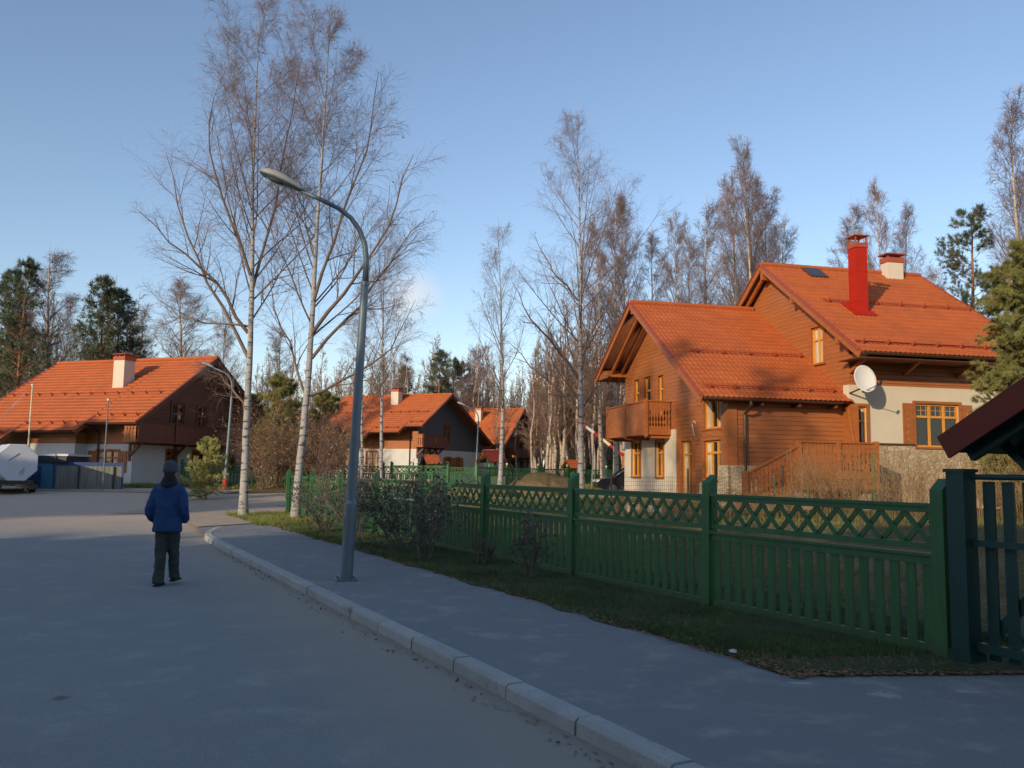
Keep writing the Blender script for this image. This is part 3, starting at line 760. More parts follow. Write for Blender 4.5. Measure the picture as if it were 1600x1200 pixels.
    m = MB(); m.bar((7.35, 4.65, zm(4.65) + .135), (7.35, 5.2, zm(5.2) + .135), .58, .01); m.build('pane', 'window_glass', sk)
    # satellite dish
    m = MB(); n = 28; rg = []
    D = Vector((0, -.97, .24)).normalized(); c = Vector((5.62, -.75, 4.95)); X = D.cross(Vector((0, 0, 1))).normalized(); Yv = X.cross(D)
    prof = [(.02, 0), (.15, .008), (.3, .03), (.42, .062), (.50, .09), (.505, .085), (.42, .045), (.3, .014), (.15, -.01), (.02, -.016)]
    for r, h in prof: rg.append([c + X * (r * .84 * cos(2 * pi * k / n)) + Yv * (r * .98 * sin(2 * pi * k / n)) + D * h for k in range(n)])
    m.rings(rg); ds = m.build('satellite_dish', 'dish_white', R, smooth=True)
    m = MB(); low = c - Yv * .5 + D * .09
    m.tube([c - D * .02, c - D * .15 - Yv * .25, (5.66, .14, 4.55)], .03, 8); m.tube([c - Yv * .4 - D * .05, low + D * .75 + Yv * .05], .015, 6)
    m.tube([low + D * .70 + Yv * .03, low + D * .8 + Yv * .14], .04, 8)
    m.tube([c - Yv * .3 - D * .1, c - Yv * .45 + X * .1], .05, 8)
    m.build('dish_arm', 'dark_metal', ds)
    # deck with stairs
    m = MB(); m.box(2.3, 5.0, -2.1, .48, 1.42, 1.5)
    m.box(2.25, 5.05, -2.16, -2.1, 1.2, 1.5); m.box(2.25, 2.3, -2.1, .4, 1.2, 1.5); m.box(5.0, 5.05, -2.1, .4, 1.2, 1.5)
    for k in range(6):
        x = 2.25 - .3 * (k + 1); z = 1.5 - .155 * (k + 1); m.box(x, x + .32, -2.1, -1.0, z - .04, z)
    for y in (-2.14, -1.0): m.bar((2.3, y, 1.32), (.42, y, .42), .05, .26)
    dk = m.build('deck', 'trim_wood', R)
    board_rail(dk, Wn(-2.16), 2.35, 3.6, 1.48, 2.68, pitch=.145); board_rail(dk, Wn(-2.16), 3.72, 4.95, 1.48, 2.68, pitch=.145)
    board_rail(dk, Wr(5.03), -2.05, .05, 1.48, 2.68, pitch=.145)
    sl = lambda u, z, d: (u, -2.16 - d, z - max(0, (2.28 - u)) * .5)
    board_rail(dk, sl, .5, 2.22, 1.42, 2.55, pitch=.145, name='stair_railing')
    m = MB()
    for (x, z, zt) in ((.42, .4, 1.75), (2.28, 1.2, 2.74), (3.66, 1.2, 2.74), (5.02, 1.2, 2.76)): m.box(x - .07, x + .07, -2.24, -2.1, z, zt)
    build_each(m, 'newel_post', 'trim_wood', dk)
    m = MB()
    for x in (2.6, 4.7): m.box(x, x + .3, -1.9, -1.6, .3, 1.2)
    build_each(m, 'deck_pier', 'stone_plinth', dk)
    m = MB(); m.tube([(3.9, 1.19, 0) for _ in range(0)] or [(1.19, 3.3, 3.05), (1.12, 3.35, 3.5), (1.1, 3.15, 3.62), (1.1, 2.95, 3.5)], .015, 6); m.build('cable', 'white_metal', R)
near_house()

def chalet(root, p):
    """the other houses: gable with balcony at the right end, long tiled slope to the near side"""
    br, zrd, z0, aL = p['br'], p['zr'], p['ze'], p['aL']; slope = (zrd - z0) / br; zn = lambda b: z0 + slope * b
    bf = p['bf']; zfv = p.get('zf', zrd - slope * (bf - br)); sf = (zrd - zfv) / (bf - br); zF = lambda b: zrd - sf * (b - br)
    aw, bw = -.95, .9; bw2 = bf - .8; gr = p['g']; t = .2
    Wn = lambda b: (lambda u, z, d: (u, b - d, z)); Wr = lambda a: (lambda u, z, d: (a + d, u, z)); Wl = lambda a: (lambda u, z, d: (a - d, u, z)); Wf = lambda b: (lambda u, z, d: (u, b + d, z))
    zs = p['zs']; al = aL + .7
    if p.get('balcony', True): zb0, zb1 = p['zb'], p['zb'] + 1.1
    N = Wn(bw); G = Wr(aw)
    m = MB(); wall_mesh(m, N, [(al, gr), (aw, gr), (aw, zs), (al, zs)], p['near_holes'])
    wall_mesh(m, G, [(bw, gr), (bw2, gr), (bw2, zs), (bw, zs)], p['gable_low'])
    wall_mesh(m, Wl(al), [(bw, gr), (bw2, gr), (bw2, zF(bw2) - t), (br, zrd - t), (bw, zn(bw) - t)], [])
    wall_mesh(m, Wf(bw2), [(al, gr), (aw, gr), (aw, zF(bw2) - t), (al, zF(bw2) - t)], [])
    m.build('stucco_wall', 'stucco_white', root)
    m = MB(); k = -.04
    wall_mesh(m, Wn(bw + .03), [(al, zs), (aw, zs), (aw, zn(bw) - t), (al, zn(bw) - t)], []); m.build('siding_wall', 'siding_wood', root)
    m = MB(); wall_mesh(m, Wr(aw - .03), [(bw, zs), (bw2, zs), (bw2, zF(bw2) - t), (br, zrd - t), (bw, zn(bw) - t)], p['gable_up'])
    m.build('gable_wall', p.get('gable_mat', 'siding_brown'), root)
    for h in p['near_holes']: window(root, N, *h, cols=3 if h[1] - h[0] > 1.3 else 2, transom=.66, casing=.1, shutters=p.get('shut', 0), frame='trim_wood', case_mat='trim_wood', d=-.08, curtain=.2)
    for h in p['gable_low']: window(root, G, *h, cols=2, transom=.7, casing=.1, frame='trim_wood', case_mat='trim_wood', d=-.08, shutters=p.get('gshut', 0))
    for h in p['gable_up']: window(root, Wr(aw - .03), *h, cols=2, transom=.7, casing=.12, frame='trim_wood', case_mat='dark_trim', d=-.08)
    for (a0, a1, be) in p['sections']:
        roof_slope(root, a0, a1, be, zn(be), br, zrd, fine=p.get('fine', .7))
        gutter(root, a0, a1, be - .08, zn(be) - .04)
        snow_guard(root, a0 + .2, a1 - .2, be + .55, zn(be + .55), pitch=slope)
        bargeboard(root, a1 + .01, be, zn(be), min(be + 1.4, br), zn(min(be + 1.4, br)))
    a_l = min(s[0] for s in p['sections'])
    roof_slope(root, a_l, 0, bf, zfv, br, zrd, fine=.5)
    ridge_cap(root, a_l, 0, br, zrd + .08)
    bargeboard(root, .02, 0, z0, br, zrd, 'dark_trim'); bargeboard(root, .02, bf, zfv, br, zrd, 'dark_trim'); bargeboard(root, a_l - .02, p['sections'][-1][2], zn(p['sections'][-1][2]), br, zrd)
    snow_guard(root, a_l + .5, -.6, br * .42, zn(br * .42), pitch=slope)
    m = MB()
    for b_ in (bw, br, bw2): zz = zn(b_) if b_ <= br else zF(b_); m.box(aw, -.02, b_ - .1, b_ + .1, zz - .45, zz - .15)
    build_each(m, 'roof_beam', 'dark_trim', root)
    downpipe(root, p['sections'][0][0] + .15, -.05, z0 - .02, bw, gr + .1)
    # balcony
    b0, b1 = p['bb']; m = MB(); m.box(aw, .0, b0, b1, zb0, zb0 + .14)
    for b_ in np.linspace(b0 + .5, b1 - .5, 4): m.bar((aw, b_, zb0 - .75), (-.15, b_, zb0 - .02), .12, .12); m.box(aw, aw + .12, b_ - .06, b_ + .06, zb0 - 1.0, zb0); m.box(aw, -.05, b_ - .06, b_ + .06, zb0 - .12, zb0)
    bal = m.build('balcony', 'dark_trim', root)
    n = max(2, int((b1 - b0) / 2.6))
    for k in range(n): board_rail(bal, Wr(-.0), b0 + (b1 - b0) * k / n + .05, b0 + (b1 - b0) * (k + 1) / n - .05, zb0, zb1, mat='dark_trim', slots=False, pitch=.3)
    board_rail(bal, Wn(b0), aw + .06, -.06, zb0, zb1, mat='trim_wood', pitch=.2)
    c = p['chimney']; chimney(root, c[0], c[1], c[2], c[3], zn(c[2]) - .3, c[4])
def G_(x, y, Y): q = P(x, y, Y); return q
q = P(212, 660, 46)
HL = thing('chalet_house', 'wide house with long orange roof and dark balcony gable, at the left beyond the bend', 'house', (q.x, q.y, 0), -radians(19.8))
chalet(HL, dict(br=6.27, zr=8.19, ze=3.95, aL=-12.6, bf=12.6, g=.25, zs=2.82, zb=2.9, bb=(.15, 11.6),
    near_holes=[(-3.4, -1.9, 1.35, 2.45), (-7.2, -5.6, 1.45, 2.5)],
    gable_low=[(3.5, 4.3, 1.5, 2.55), (5.7, 6.7, .6, 2.55), (8.8, 9.6, 1.5, 2.55)],
    gable_up=[(3.8, 4.8, 3.3, 5.3), (6.0, 6.8, 3.3, 5.25), (8.2, 9.0, 3.3, 4.9)],
    sections=[(-3.45, 0, 0), (-7.9, -3.47, -.68), (-12.6, -7.92, -1.55)], chimney=(-4.95, -4.15, 3.25, 4.1, 7.9), shut=.5, fine=.8))
# projecting bay under the lowered eave
m = MB(); m.box(-7.6, -4.2, .1, .88, .25, 2.82); m.build('stucco_bay', 'stucco_white', HL)
m = MB(); m.box(-7.6, -4.2, .13, .88, 2.82, 3.45); m.build('siding_bay', 'siding_wood', HL)
q = P(660, 664, 76)
HM = thing('chalet_house', 'orange roofed house with slate grey gable, in the middle behind the tall lamp post', 'house', (q.x, q.y, 0), -.44)
chalet(HM, dict(br=5.2, zr=8.75, ze=5.55, aL=-12.2, bf=14.6, zf=4.0, g=.3, zs=3.55, zb=3.7, bb=(.2, 4.6), gable_mat='siding_slate',
    near_holes=[(-9.6, -8.4, 1.9, 3.3), (-6.4, -5.2, 1.5, 3.3)], gable_low=[(6.0, 6.9, 1.5, 2.9), (8.0, 8.9, 1.5, 2.9), (2.0, 3.4, 1.0, 2.9)],
    gable_up=[(5.6, 6.7, 4.3, 5.9)], sections=[(-1.9, 0, 0), (-5.0, -1.92, -.9), (-12.2, -5.02, -1.6)], chimney=(-5.7, -4.9, 3.6, 4.3, 9.1), gshut=.4, fine=.45))
q = P(790, 691, 96)
HF = thing('chalet_house', 'farthest, smallest orange roofed house with steep dark gable, right of the small street lamp', 'house', (q.x, q.y, 0), -.33)
chalet(HF, dict(br=6.6, zr=9.05, ze=4.7, aL=-9, bf=13.4, g=.3, zs=3.2, zb=3.3, bb=(3.2, 11.5),
    near_holes=[(-6, -4.6, 1.6, 3.0)], gable_low=[(4.5, 6.0, .9, 2.9), (8, 9, 1.6, 2.9)], gable_up=[(5.2, 6.2, 4.0, 6.0), (7.6, 8.6, 4.0, 6.0)],
    sections=[(-9, 0, 0)], chimney=(-5.3, -4.6, 4.2, 4.9, 8.9), fine=.4))

# ------------------------------------------------------------------ fences
def panel_mesh(root, L, coarse=False, mat='green_paint'):
    """one fence bay along +x from 0 to L: cap rail, crossed slats, picket field"""
    m = MB(); x0, x1 = .065, L - .065
    m.box(x0, x1, -.045, .045, 1.345, 1.375); m.box(x0, x1, -.028, .028, 1.29, 1.345)       # cap + rail
    m.box(x0, x1, -.028, .028, .955, 1.015)
    m.box(x0, x1, -.05, .05, .895, .922); m.box(x0, x1, -.028, .028, .85, .895)
    m.box(x0, x1, -.022, .022, .0, .115)
    if not coarse: m.box(x0, x1, .022, .028, .82, .85)
    n = 17 if not coarse else 17
    w_ = (x1 - x0) / n
    for k in range(n): m.box(x0 + w_ * (k + .22), x0 + w_ * (k + .78), -.012 + (.0), .012, .115, .85)
    nx = 11 if not coarse else 9
    c = (x1 - x0 - .1) / nx; h0, h1 = 1.015, 1.29
    for k in range(nx):
        a = x0 + .05 + c * k
        m.bar((a + c * .02, .008, h0), (a + c * .98, .008, h1), .016, .05)
        m.bar((a + c * .98, -.010, h0), (a + c * .02, -.010, h1), .016, .05)
    m.box(x0, x0 + .05, -.02, .02, h0, h1); m.box(x1 - .05, x1, -.02, .02, h0, h1)
    return m.build('fence_panel', mat, root)
def post_mesh(root, mat='green_paint', finial=False, top=1.6):
    m = MB(); r = .065
    m.hexa([(-r, -r, -.08), (r, -r, -.08), (r, r, -.08), (-r, r, -.08), (-r, -r, top), (r, -r, top - .0), (r, r, top - .10), (-r, r, top - .10)])
    m.box(-r - .003, r + .003, -r - .003, r + .003, .30, .303)
    o = m.build('fence_post', mat, root)
    if finial:
        m = MB(); m.tube([(0, 0, top - .06), (0, 0, top + .02), (0, 0, top + .09), (0, 0, top + .14)], [.05, .075, .07, .02], 8); m.build('finial', 'cream_paint', o)
    return o
FB = S(0, 7.1); FD = sdv
def near_fence():
    L = 3.18; s0 = 5.22                    # first post beside the gate
    root = thing('garden_fence', 'green picket fence with crossed lattice top, running along the grass verge beside the pavement', 'fence', S(s0, 7.08), pi / 2 + TH)
    pan = panel_mesh(root, L); pst = post_mesh(root)
    rng = random.Random(2)
    for k in range(9):
        if k:
            c = pst.copy(); C.objects.link(c); c.parent = root; c.location = (L * k, 0, rng.uniform(-.01, .01)); c.rotation_euler = (rng.uniform(-.008, .008), rng.uniform(-.006, .006), 0)
            if k < 8:
                c = pan.copy(); C.objects.link(c); c.parent = root; c.location = (L * k, 0, rng.uniform(-.008, .008))
near_fence()
def far_fence(label, pts, mat='green_paint', finial=False, n=None, cream=False):
    a = Vector(pts[0]); b = Vector(pts[1]); d = b - a; L0 = (b - a).to_2d().length; n = n or max(1, int(round(L0 / 3.0))); L = L0 / n
    root = thing('boundary_fence', label, 'fence', a, atan2(d.y, d.x)); root.rotation_euler = (0, -atan2(d.z, L0), atan2(d.y, d.x))
    pan = panel_mesh(root, L, True, mat); pst = post_mesh(root, mat, finial)
    for k in range(1, n + 1):
        c = copy_tree(pst, loc=(L * k, 0, 0), parent=root)
        if k < n: copy_tree(pan, loc=(L * k, 0, 0), parent=root)
def gp(px, Y): q = P(px, 740, Y); return Vector((q.x, q.y, H(q.x, q.y) - .02))
far_fence('green lattice fence across the side street, between the young pine and the second birch', (gp(284, 50), gp(470, 54)))
far_fence('green lattice fence with pale post tops in front of the middle house', (gp(470, 54.2), gp(655, 62)), finial=True)
far_fence('short green fence between the two small gate canopies', (gp(690, 62), gp(742, 62)))
far_fence('sunlit green fence with pale post tops between the dark canopy and the tall birch', (gp(792, 62), gp(886, 66)), finial=True)
far_fence('green fence behind the dark car and birch trunks', (gp(902, 68), gp(990, 72)), finial=True)
far_fence('green inner fence behind the dirt mound and shrubs', (gp(612, 50), gp(700, 48)))
far_fence('green fence side running back from the canopies toward the yard', (gp(800, 58), gp(744, 50)))

def canopy(label, x, y, z, rz, sc=1, roof='roof_tile'):
    root = thing('gate_canopy', label, 'gate canopy', (x, y, z), rz); root.scale = (sc, sc, sc)
    m = MB()
    for sx in (-.55, .55): m.box(sx - .06, sx + .06, -.06, .06, 0, 1.95)
    m.box(-.8, .8, -.05, .05, 1.9, 2.0)
    m.build('post', 'green_paint', root)
    m = MB()
    for sy in (-.5, .5):
        for sx in (-1, 1): m.bar((sx * .95, sy, 1.78), (0, sy, 2.45), .05, .1)
    m.build('rafter', 'green_paint', root)
    for sx in (-1, 1):
        r = roof_slope(root, -.65, .65, sx * 1.05, 1.80, 0, 2.52, mat=roof, fine=.6, th=.05, soffit='dark_trim')
        r.rotation_euler = (0, 0, 0)
        me = r.data; co = np.empty(len(me.vertices) * 3); me.vertices.foreach_get('co', co); co = co.reshape(-1, 3)[:, [1, 0, 2]]; me.vertices.foreach_set('co', co.ravel()); me.flip_normals(); me.update()
    m = MB(); m.tube([(0, -.66, 2.55), (0, .66, 2.55)], .07, 8); m.build('ridge_cap', roof, root)
    m = MB()
    for k in range(7): m.box(-.46 + k * .14, -.38 + k * .14, -.02, .0, .12, 1.5)
    m.box(-.48, .48, 0, .03, .3, .4); m.box(-.48, .48, 0, .03, 1.2, 1.3)
    m.build('gate_leaf', 'green_paint', root)
    return root
q = gp(672, 62); canopy('small bright orange canopy over a green gate, in front of the middle house balcony', q.x, q.y, q.z, -1.2, .86)
q = gp(767, 56); canopy('dark red canopy over a green gate, left of the slim birch trunk', q.x, q.y, q.z, -1.1, .95, 'dark_tile')
q = gp(893, 66); canopy('smallest orange canopy, left of the tall birch and above the dirt mound', q.x, q.y, q.z, -1.2, .8)

def near_gate():
    gpz = S(5.03, 7.10)
    root = thing('gate_post', 'thick blue green post where the picket fence meets the gate', 'post', gpz, TH)
    m = MB(); m.box(-.085, .085, -.085, .085, -.12, 1.66); m.box(-.1, .1, -.1, .1, 1.66, 1.69); m.build('post', 'blue_green_paint', root)
    m = MB(); m.box(-.11, .11, -.11, .11, -.12, .12); m.build('post_foot', 'blue_green_paint', root)
    # the gate swings along the fence line toward the camera
    root = thing('garden_gate', 'blue green gate of upright boards under the dark red canopy, at the right edge', 'gate', S(4.93, 7.12), TH - pi / 2)
    m = MB(); m.box(0, 1.9, -.03, .03, .12, .2); m.box(0, 1.9, -.03, .03, 1.02, 1.08); fr = m.build('gate_frame', 'blue_green_paint', root)
    m = MB(); m.tube([(0, 0, 1.62), (1.9, 0, 1.62)], .026, 10); m.build('top_rail', 'blue_green_paint', root)
    for k in range(11):
        m = MB(); x = .07 + k * .175; m.box(x, x + .1, .032, .055, .06, 1.58); m.build('board', 'blue_green_paint', root)
    m = MB(); m.bar((.05, .07, .2), (1.2, .07, 1.5), .02, .09); m.build('brace', 'blue_green_paint', root)
    # canopy: ridge runs across the fence line
    root = thing('gate_canopy', 'large dark red tiled canopy over the nearest gate, cut by the right edge', 'gate canopy', S(4.0, 7.55, .08), TH + pi / 2)
    R2 = root
    m = MB()
    for sx in (-.0,):
        m.box(.50, .66, -.12, .04, -.1, 2.15); m.box(-.66, -.50, -.12, .04, -.1, 2.15); m.box(.50, .66, -1.1, -.94, -.1, 2.15)
    m.build('post', 'blue_green_paint', R2)
    m = MB()
    for sy in (.32, -.4, -1.2):
        m.bar((1.02, sy, 1.74), (-.02, sy, 2.33), .07, .13); m.bar((-1.02, sy, 1.74), (.02, sy, 2.33), .07, .13)
    m.box(-.7, .7, -.09, .01, 2.02, 2.14)
    m.bar((.58, -.04, 1.5), (.95, -.04, 1.86), .07, .07)
    m.build('rafter', 'blue_green_paint', R2)
    for sx in (-1, 1):
        r = roof_slope(R2, -1.35, .48, sx * 1.12, 1.80, 0, 2.44, mat='dark_tile', fine=1, th=.05, soffit='blue_green_paint')
        me = r.data; co = np.empty(len(me.vertices) * 3); me.vertices.foreach_get('co', co); co = co.reshape(-1, 3)[:, [1, 0, 2]]; me.vertices.foreach_set('co', co.ravel()); me.flip_normals(); me.update()
        m = MB(); m.bar((sx * 1.15, .50, 1.80), (0, .50, 2.46), .03, .22); m.build('bargeboard', 'dark_tile', R2)
near_gate()

# ------------------------------------------------------------------ trees
def norm(v): return v / (np.linalg.norm(v, axis=-1, keepdims=True) + 1e-9)
def grow(Pp, Rp, n, t0, t1, lenf, ang, K, bend, wander, rng, rf=.55, rmin=.003, plen=None, lmin=0, lmax=99):
    """n children on every parent polyline; lenf(t) gives the length, bend pulls the tip up (+) or down (-)"""
    N, K0 = Rp.shape
    t = t0 + (t1 - t0) * (np.arange(n)[None] + rng.random((N, n))) / n
    f = t * (K0 - 1); i = np.minimum(f.astype(int), K0 - 2); f = (f - i)[..., None]; r = np.arange(N)[:, None]
    A = Pp[r, i]; B = Pp[r, i + 1]; pos = A + (B - A) * f; T = norm(B - A); rad = Rp[r, i] * (1 - f[..., 0]) + Rp[r, i + 1] * f[..., 0]
    q = norm(rng.normal(size=(N, n, 3)) + np.array([0, 0, .15])); q = norm(q - T * (q * T).sum(-1, keepdims=True))
    an = np.radians(ang[0] + (ang[1] - ang[0]) * rng.random((N, n)))[..., None]
    d = norm(T * np.cos(an) + q * np.sin(an))
    L = lenf(t) * (.7 + .6 * rng.random((N, n)))
    if plen is not None: L = L * plen[:, None]
    L = np.clip(L, lmin, lmax)
    M_ = N * n; pos = pos.reshape(M_, 3); d = d.reshape(M_, 3); L = L.reshape(M_); rad = rad.reshape(M_)
    out = np.empty((M_, K, 3)); out[:, 0] = pos; st = (L / (K - 1))[:, None]
    for k in range(1, K):
        pos = pos + d * st; out[:, k] = pos
        d = norm(d + np.array([0, 0, bend]) / (K - 1) + rng.normal(size=(M_, 3)) * wander / (K - 1))
    r0 = np.minimum(rad * rf, .009 * L + .001 + rad * .12); r0 = np.maximum(r0, rmin * 1.2)
    R = r0[:, None] * (1 - np.linspace(0, 1, K)[None] * .8); R = np.maximum(R, rmin)
    return out, R, L
def bare_tree(root, trunk, r0, seed, limb_n=45, sub_n=9, tw_n=6, hair_n=4, spread=.42, start=.3, ang=(30, 50), bark='birch_bark', limb='bare_limb', twig='bare_twig', scale=1.0, rmin=.0035, extra=None, top=.55, leaves=0, up=.5):
    """a leafless tree: trunk, rising limbs, side branches and hanging hair-fine twigs"""
    rng = np.random.default_rng(seed)
    T = np.array(trunk, float); K = 26; d = np.concatenate([[0], np.cumsum(np.linalg.norm(np.diff(T, axis=0), axis=1))]); u = np.linspace(0, d[-1], K)
    Pt = np.stack([np.interp(u, d, T[:, j]) for j in range(3)], -1)
    Pt[1:-1] = (Pt[:-2] + Pt[1:-1] * 2 + Pt[2:]) / 4
    Hh = d[-1]; Pt[2:, :2] += np.cumsum(rng.normal(size=(K - 2, 2)) * .012 * Hh / 17, axis=0)
    R = r0 * (1 - u / Hh) ** 1.15 + .006; R[0] *= 1.35; R[1] *= 1.08
    g = NG(); g.tubes(Pt[None], R[None], 12, 0)
    g.build('trunk', bark, root, smooth=True)
    g = NG()
    prof = lambda t: Hh * spread * np.minimum(1, np.clip((1 - t), 0, 1) ** .75 * 1.25 + .05) * np.clip((t - start * .5) * 4, .35, 1)
    Lp, Lr, Ll = grow(Pt[None], R[None], limb_n, start, .92, prof, ang, 9, up, .35, rng, rf=.38, rmin=rmin * 1.3)
    if extra:
        for e in extra:            # hand-placed limbs: list of points + radius
            E_ = np.array(e[0], float); dd = np.concatenate([[0], np.cumsum(np.linalg.norm(np.diff(E_, axis=0), axis=1))]); uu = np.linspace(0, dd[-1], 9)
            Q = np.stack([np.interp(uu, dd, E_[:, j]) for j in range(3)], -1); Q[1:-1] = (Q[:-2] + 2 * Q[1:-1] + Q[2:]) / 4
            Q[1:] += rng.normal(size=(8, 3)) * .05
            Lp = np.concatenate([Lp, Q[None]]); Lr = np.concatenate([Lr, (e[1] * (1 - np.linspace(0, 1, 9) * .85))[None]]); Ll = np.concatenate([Ll, [dd[-1]]])
    g.tubes(Lp, Lr, 5, 0)
    Sp, Sr, Sl = grow(Lp, Lr, sub_n, .15, .93, lambda t: .42 * (1.25 - t), (24, 50), 6, .15, .4, rng, rmin=rmin * .9, plen=Ll, lmin=.35, lmax=2.1)
    g.tubes(Sp, Sr, 4, 0)
    Tp, Tr, Tl = grow(Sp, Sr, tw_n, .1, .95, lambda t: .55 * (1.2 - t * .6), (22, 55), 4, -.4, .5, rng, rmin=rmin * .75, plen=Sl, lmin=.28, lmax=1.1)
    g.tubes(Tp, Tr, 3, 1)
    ends = Tp[:, -1]
    if hair_n:
        Hp, Hr, _ = grow(Tp, Tr, hair_n, .1, 1, lambda t: .62 + 0 * t, (20, 55), 3, -.8, .5, rng, rmin=rmin * .55, plen=Tl, lmin=.2)
        g.tubes(Hp, Hr, 3, 1); ends = Hp[:, -1]
    if leaves:
        c = ends[rng.choice(len(ends), min(leaves, len(ends)), replace=False)]; leaf_quads(g, c, .035, rng, 2)
    g.build('crown', [limb, twig, 'autumn_leaf'], root)
def leaf_quads(g, c, size, rng, mi, flat=False):
    N = len(c); a = norm(rng.normal(size=(N, 3)) * ([1, 1, .15] if flat else [1, 1, 1])); b = norm(np.cross(a, rng.normal(size=(N, 3)) * ([.2, .2, 1] if flat else [1, 1, 1])))
    s = size * (.6 + .8 * rng.random((N, 1)))
    V = np.stack([c - a * s, c + b * s * .55, c + a * s, c - b * s * .55], 1)
    g.add(V, np.arange(N * 4).reshape(N, 4), mi)
def blades(g, c, d, n, length, width, rng, mi=0, spread=1.0):
    """n thin needle blades at every point c around direction d"""
    N = len(c); c = np.repeat(c, n, 0); d = np.repeat(d, n, 0)
    q = norm(norm(d) + rng.normal(size=(N * n, 3)) * spread); s = norm(np.cross(q, rng.normal(size=(N * n, 3))))
    L = length * (.6 + .8 * rng.random((N * n, 1))); c = c + rng.normal(size=c.shape) * length * .15
    V = np.stack([c - s * width / 2, c + s * width / 2, c + q * L], 1); g.add(V, np.arange(N * n * 3).reshape(-1, 3), mi)
def px_trunk(pts, Y, zg=None):
    w = [P(x, y, Y) for x, y in pts]; b = w[0].copy(); z = H(b.x, b.y) if zg is None else zg
    b.z = z - .05; return b, [(0, 0, 0)] + [tuple(p - b) for p in w[1:]]
def birch(label, pts, Y, r0, seed, group=None, cat='birch tree', **kw):
    b, T = px_trunk(pts, Y); root = thing('birch_tree', label, cat, b, 0, group)
    if 'extra_px' in kw:
        kw['extra'] = [([tuple(P(x, y, Y + dy) - b) for x, y, dy in e], r) for e, r in kw.pop('extra_px')]
    bare_tree(root, T, r0, seed, **kw); return root

birch('big birch with sweeping low limbs, left one of the front pair beside the pavement',
      [(380, 806), (383, 700), (387, 600), (391, 460), (394, 320), (399, 180), (406, -5)], 28.6, .135, 11, limb_n=27, spread=.34, start=.36, ang=(28, 48), hair_n=6, sub_n=10, tw_n=7, up=.3,
      extra_px=[([(388, 520, 0), (330, 430, -.5), (270, 385, -1), (215, 330, -1.5)], .07), ([(388, 560, 0), (350, 480, .5), (300, 400, 1), (255, 240, 1.5)], .07),
                ([(382, 640, 0), (365, 610, 0), (345, 585, .2), (310, 570, .3)], .05), ([(390, 470, 0), (430, 330, .4), (450, 200, .8), (470, 90, 1)], .06),
                ([(391, 430, 0), (340, 300, -.3), (320, 200, -.6), (350, 110, -1)], .055), ([(390, 510, 0), (290, 500, 1), (235, 455, 1.6)], .045)])
birch('slightly leaning birch before the green end post, right one of the front pair',
      [(461, 812), (468, 720), (478, 620), (487, 520), (492, 400), (503, 250), (517, 5)], 27.6, .13, 12, limb_n=26, spread=.34, start=.33, ang=(28, 48), hair_n=6, sub_n=10, tw_n=7, leaves=400, up=.3,
      extra_px=[([(480, 620, 0), (540, 590, .4), (600, 560, .8), (650, 470, 1)], .05), ([(488, 520, 0), (560, 430, -.5), (620, 330, -1), (640, 240, -1.5)], .07),
                ([(487, 560, 0), (560, 480, .5), (610, 400, 1), (665, 340, 1.5)], .06), ([(490, 470, 0), (540, 330, .6), (580, 210, 1), (590, 110, 1.4)], .06),
                ([(478, 620, 0), (455, 560, 0), (430, 480, .4), (415, 400, .5)], .045)])
birch('tall birch with wide low limbs just left of the timber house balcony and dark car',
      [(908, 772), (906, 690), (904, 560), (902, 430), (901, 300), (898, 158)], 44, .165, 13, limb_n=42, spread=.32, start=.2, ang=(32, 52), hair_n=4, sub_n=9, tw_n=6, up=.4,
      extra_px=[([(905, 590, 0), (870, 540, 0), (830, 500, 0), (800, 440, 1)], .09), ([(905, 640, 0), (860, 600, 1), (820, 560, 1), (790, 530, 2)], .07), ([(904, 470, 0), (860, 420, 0), (835, 370, 0)], .07)])
birch('slim birch standing alone behind the fence, right of the small white street lamp',
      [(781, 760), (785, 680), (784, 560), (781, 450), (778, 338)], 50, .14, 14, limb_n=30, spread=.26, start=.22, ang=(25, 42), hair_n=3, sub_n=8, tw_n=6, leaves=60)
birch('thin pale straight birch just right of the lamp post, in front of the orange roof',
      [(596, 740), (597, 640), (598, 520), (600, 420), (604, 330)], 46, .10, 15, limb_n=28, spread=.24, start=.3, ang=(28, 45), hair_n=3, sub_n=8, tw_n=6, leaves=80)
birch('thinnest birch directly beside the lamp post, in front of the orange roof',
      [(566, 740), (565, 640), (566, 540), (570, 430)], 48, .09, 16, limb_n=22, spread=.26, start=.35, hair_n=3, sub_n=7, tw_n=6)
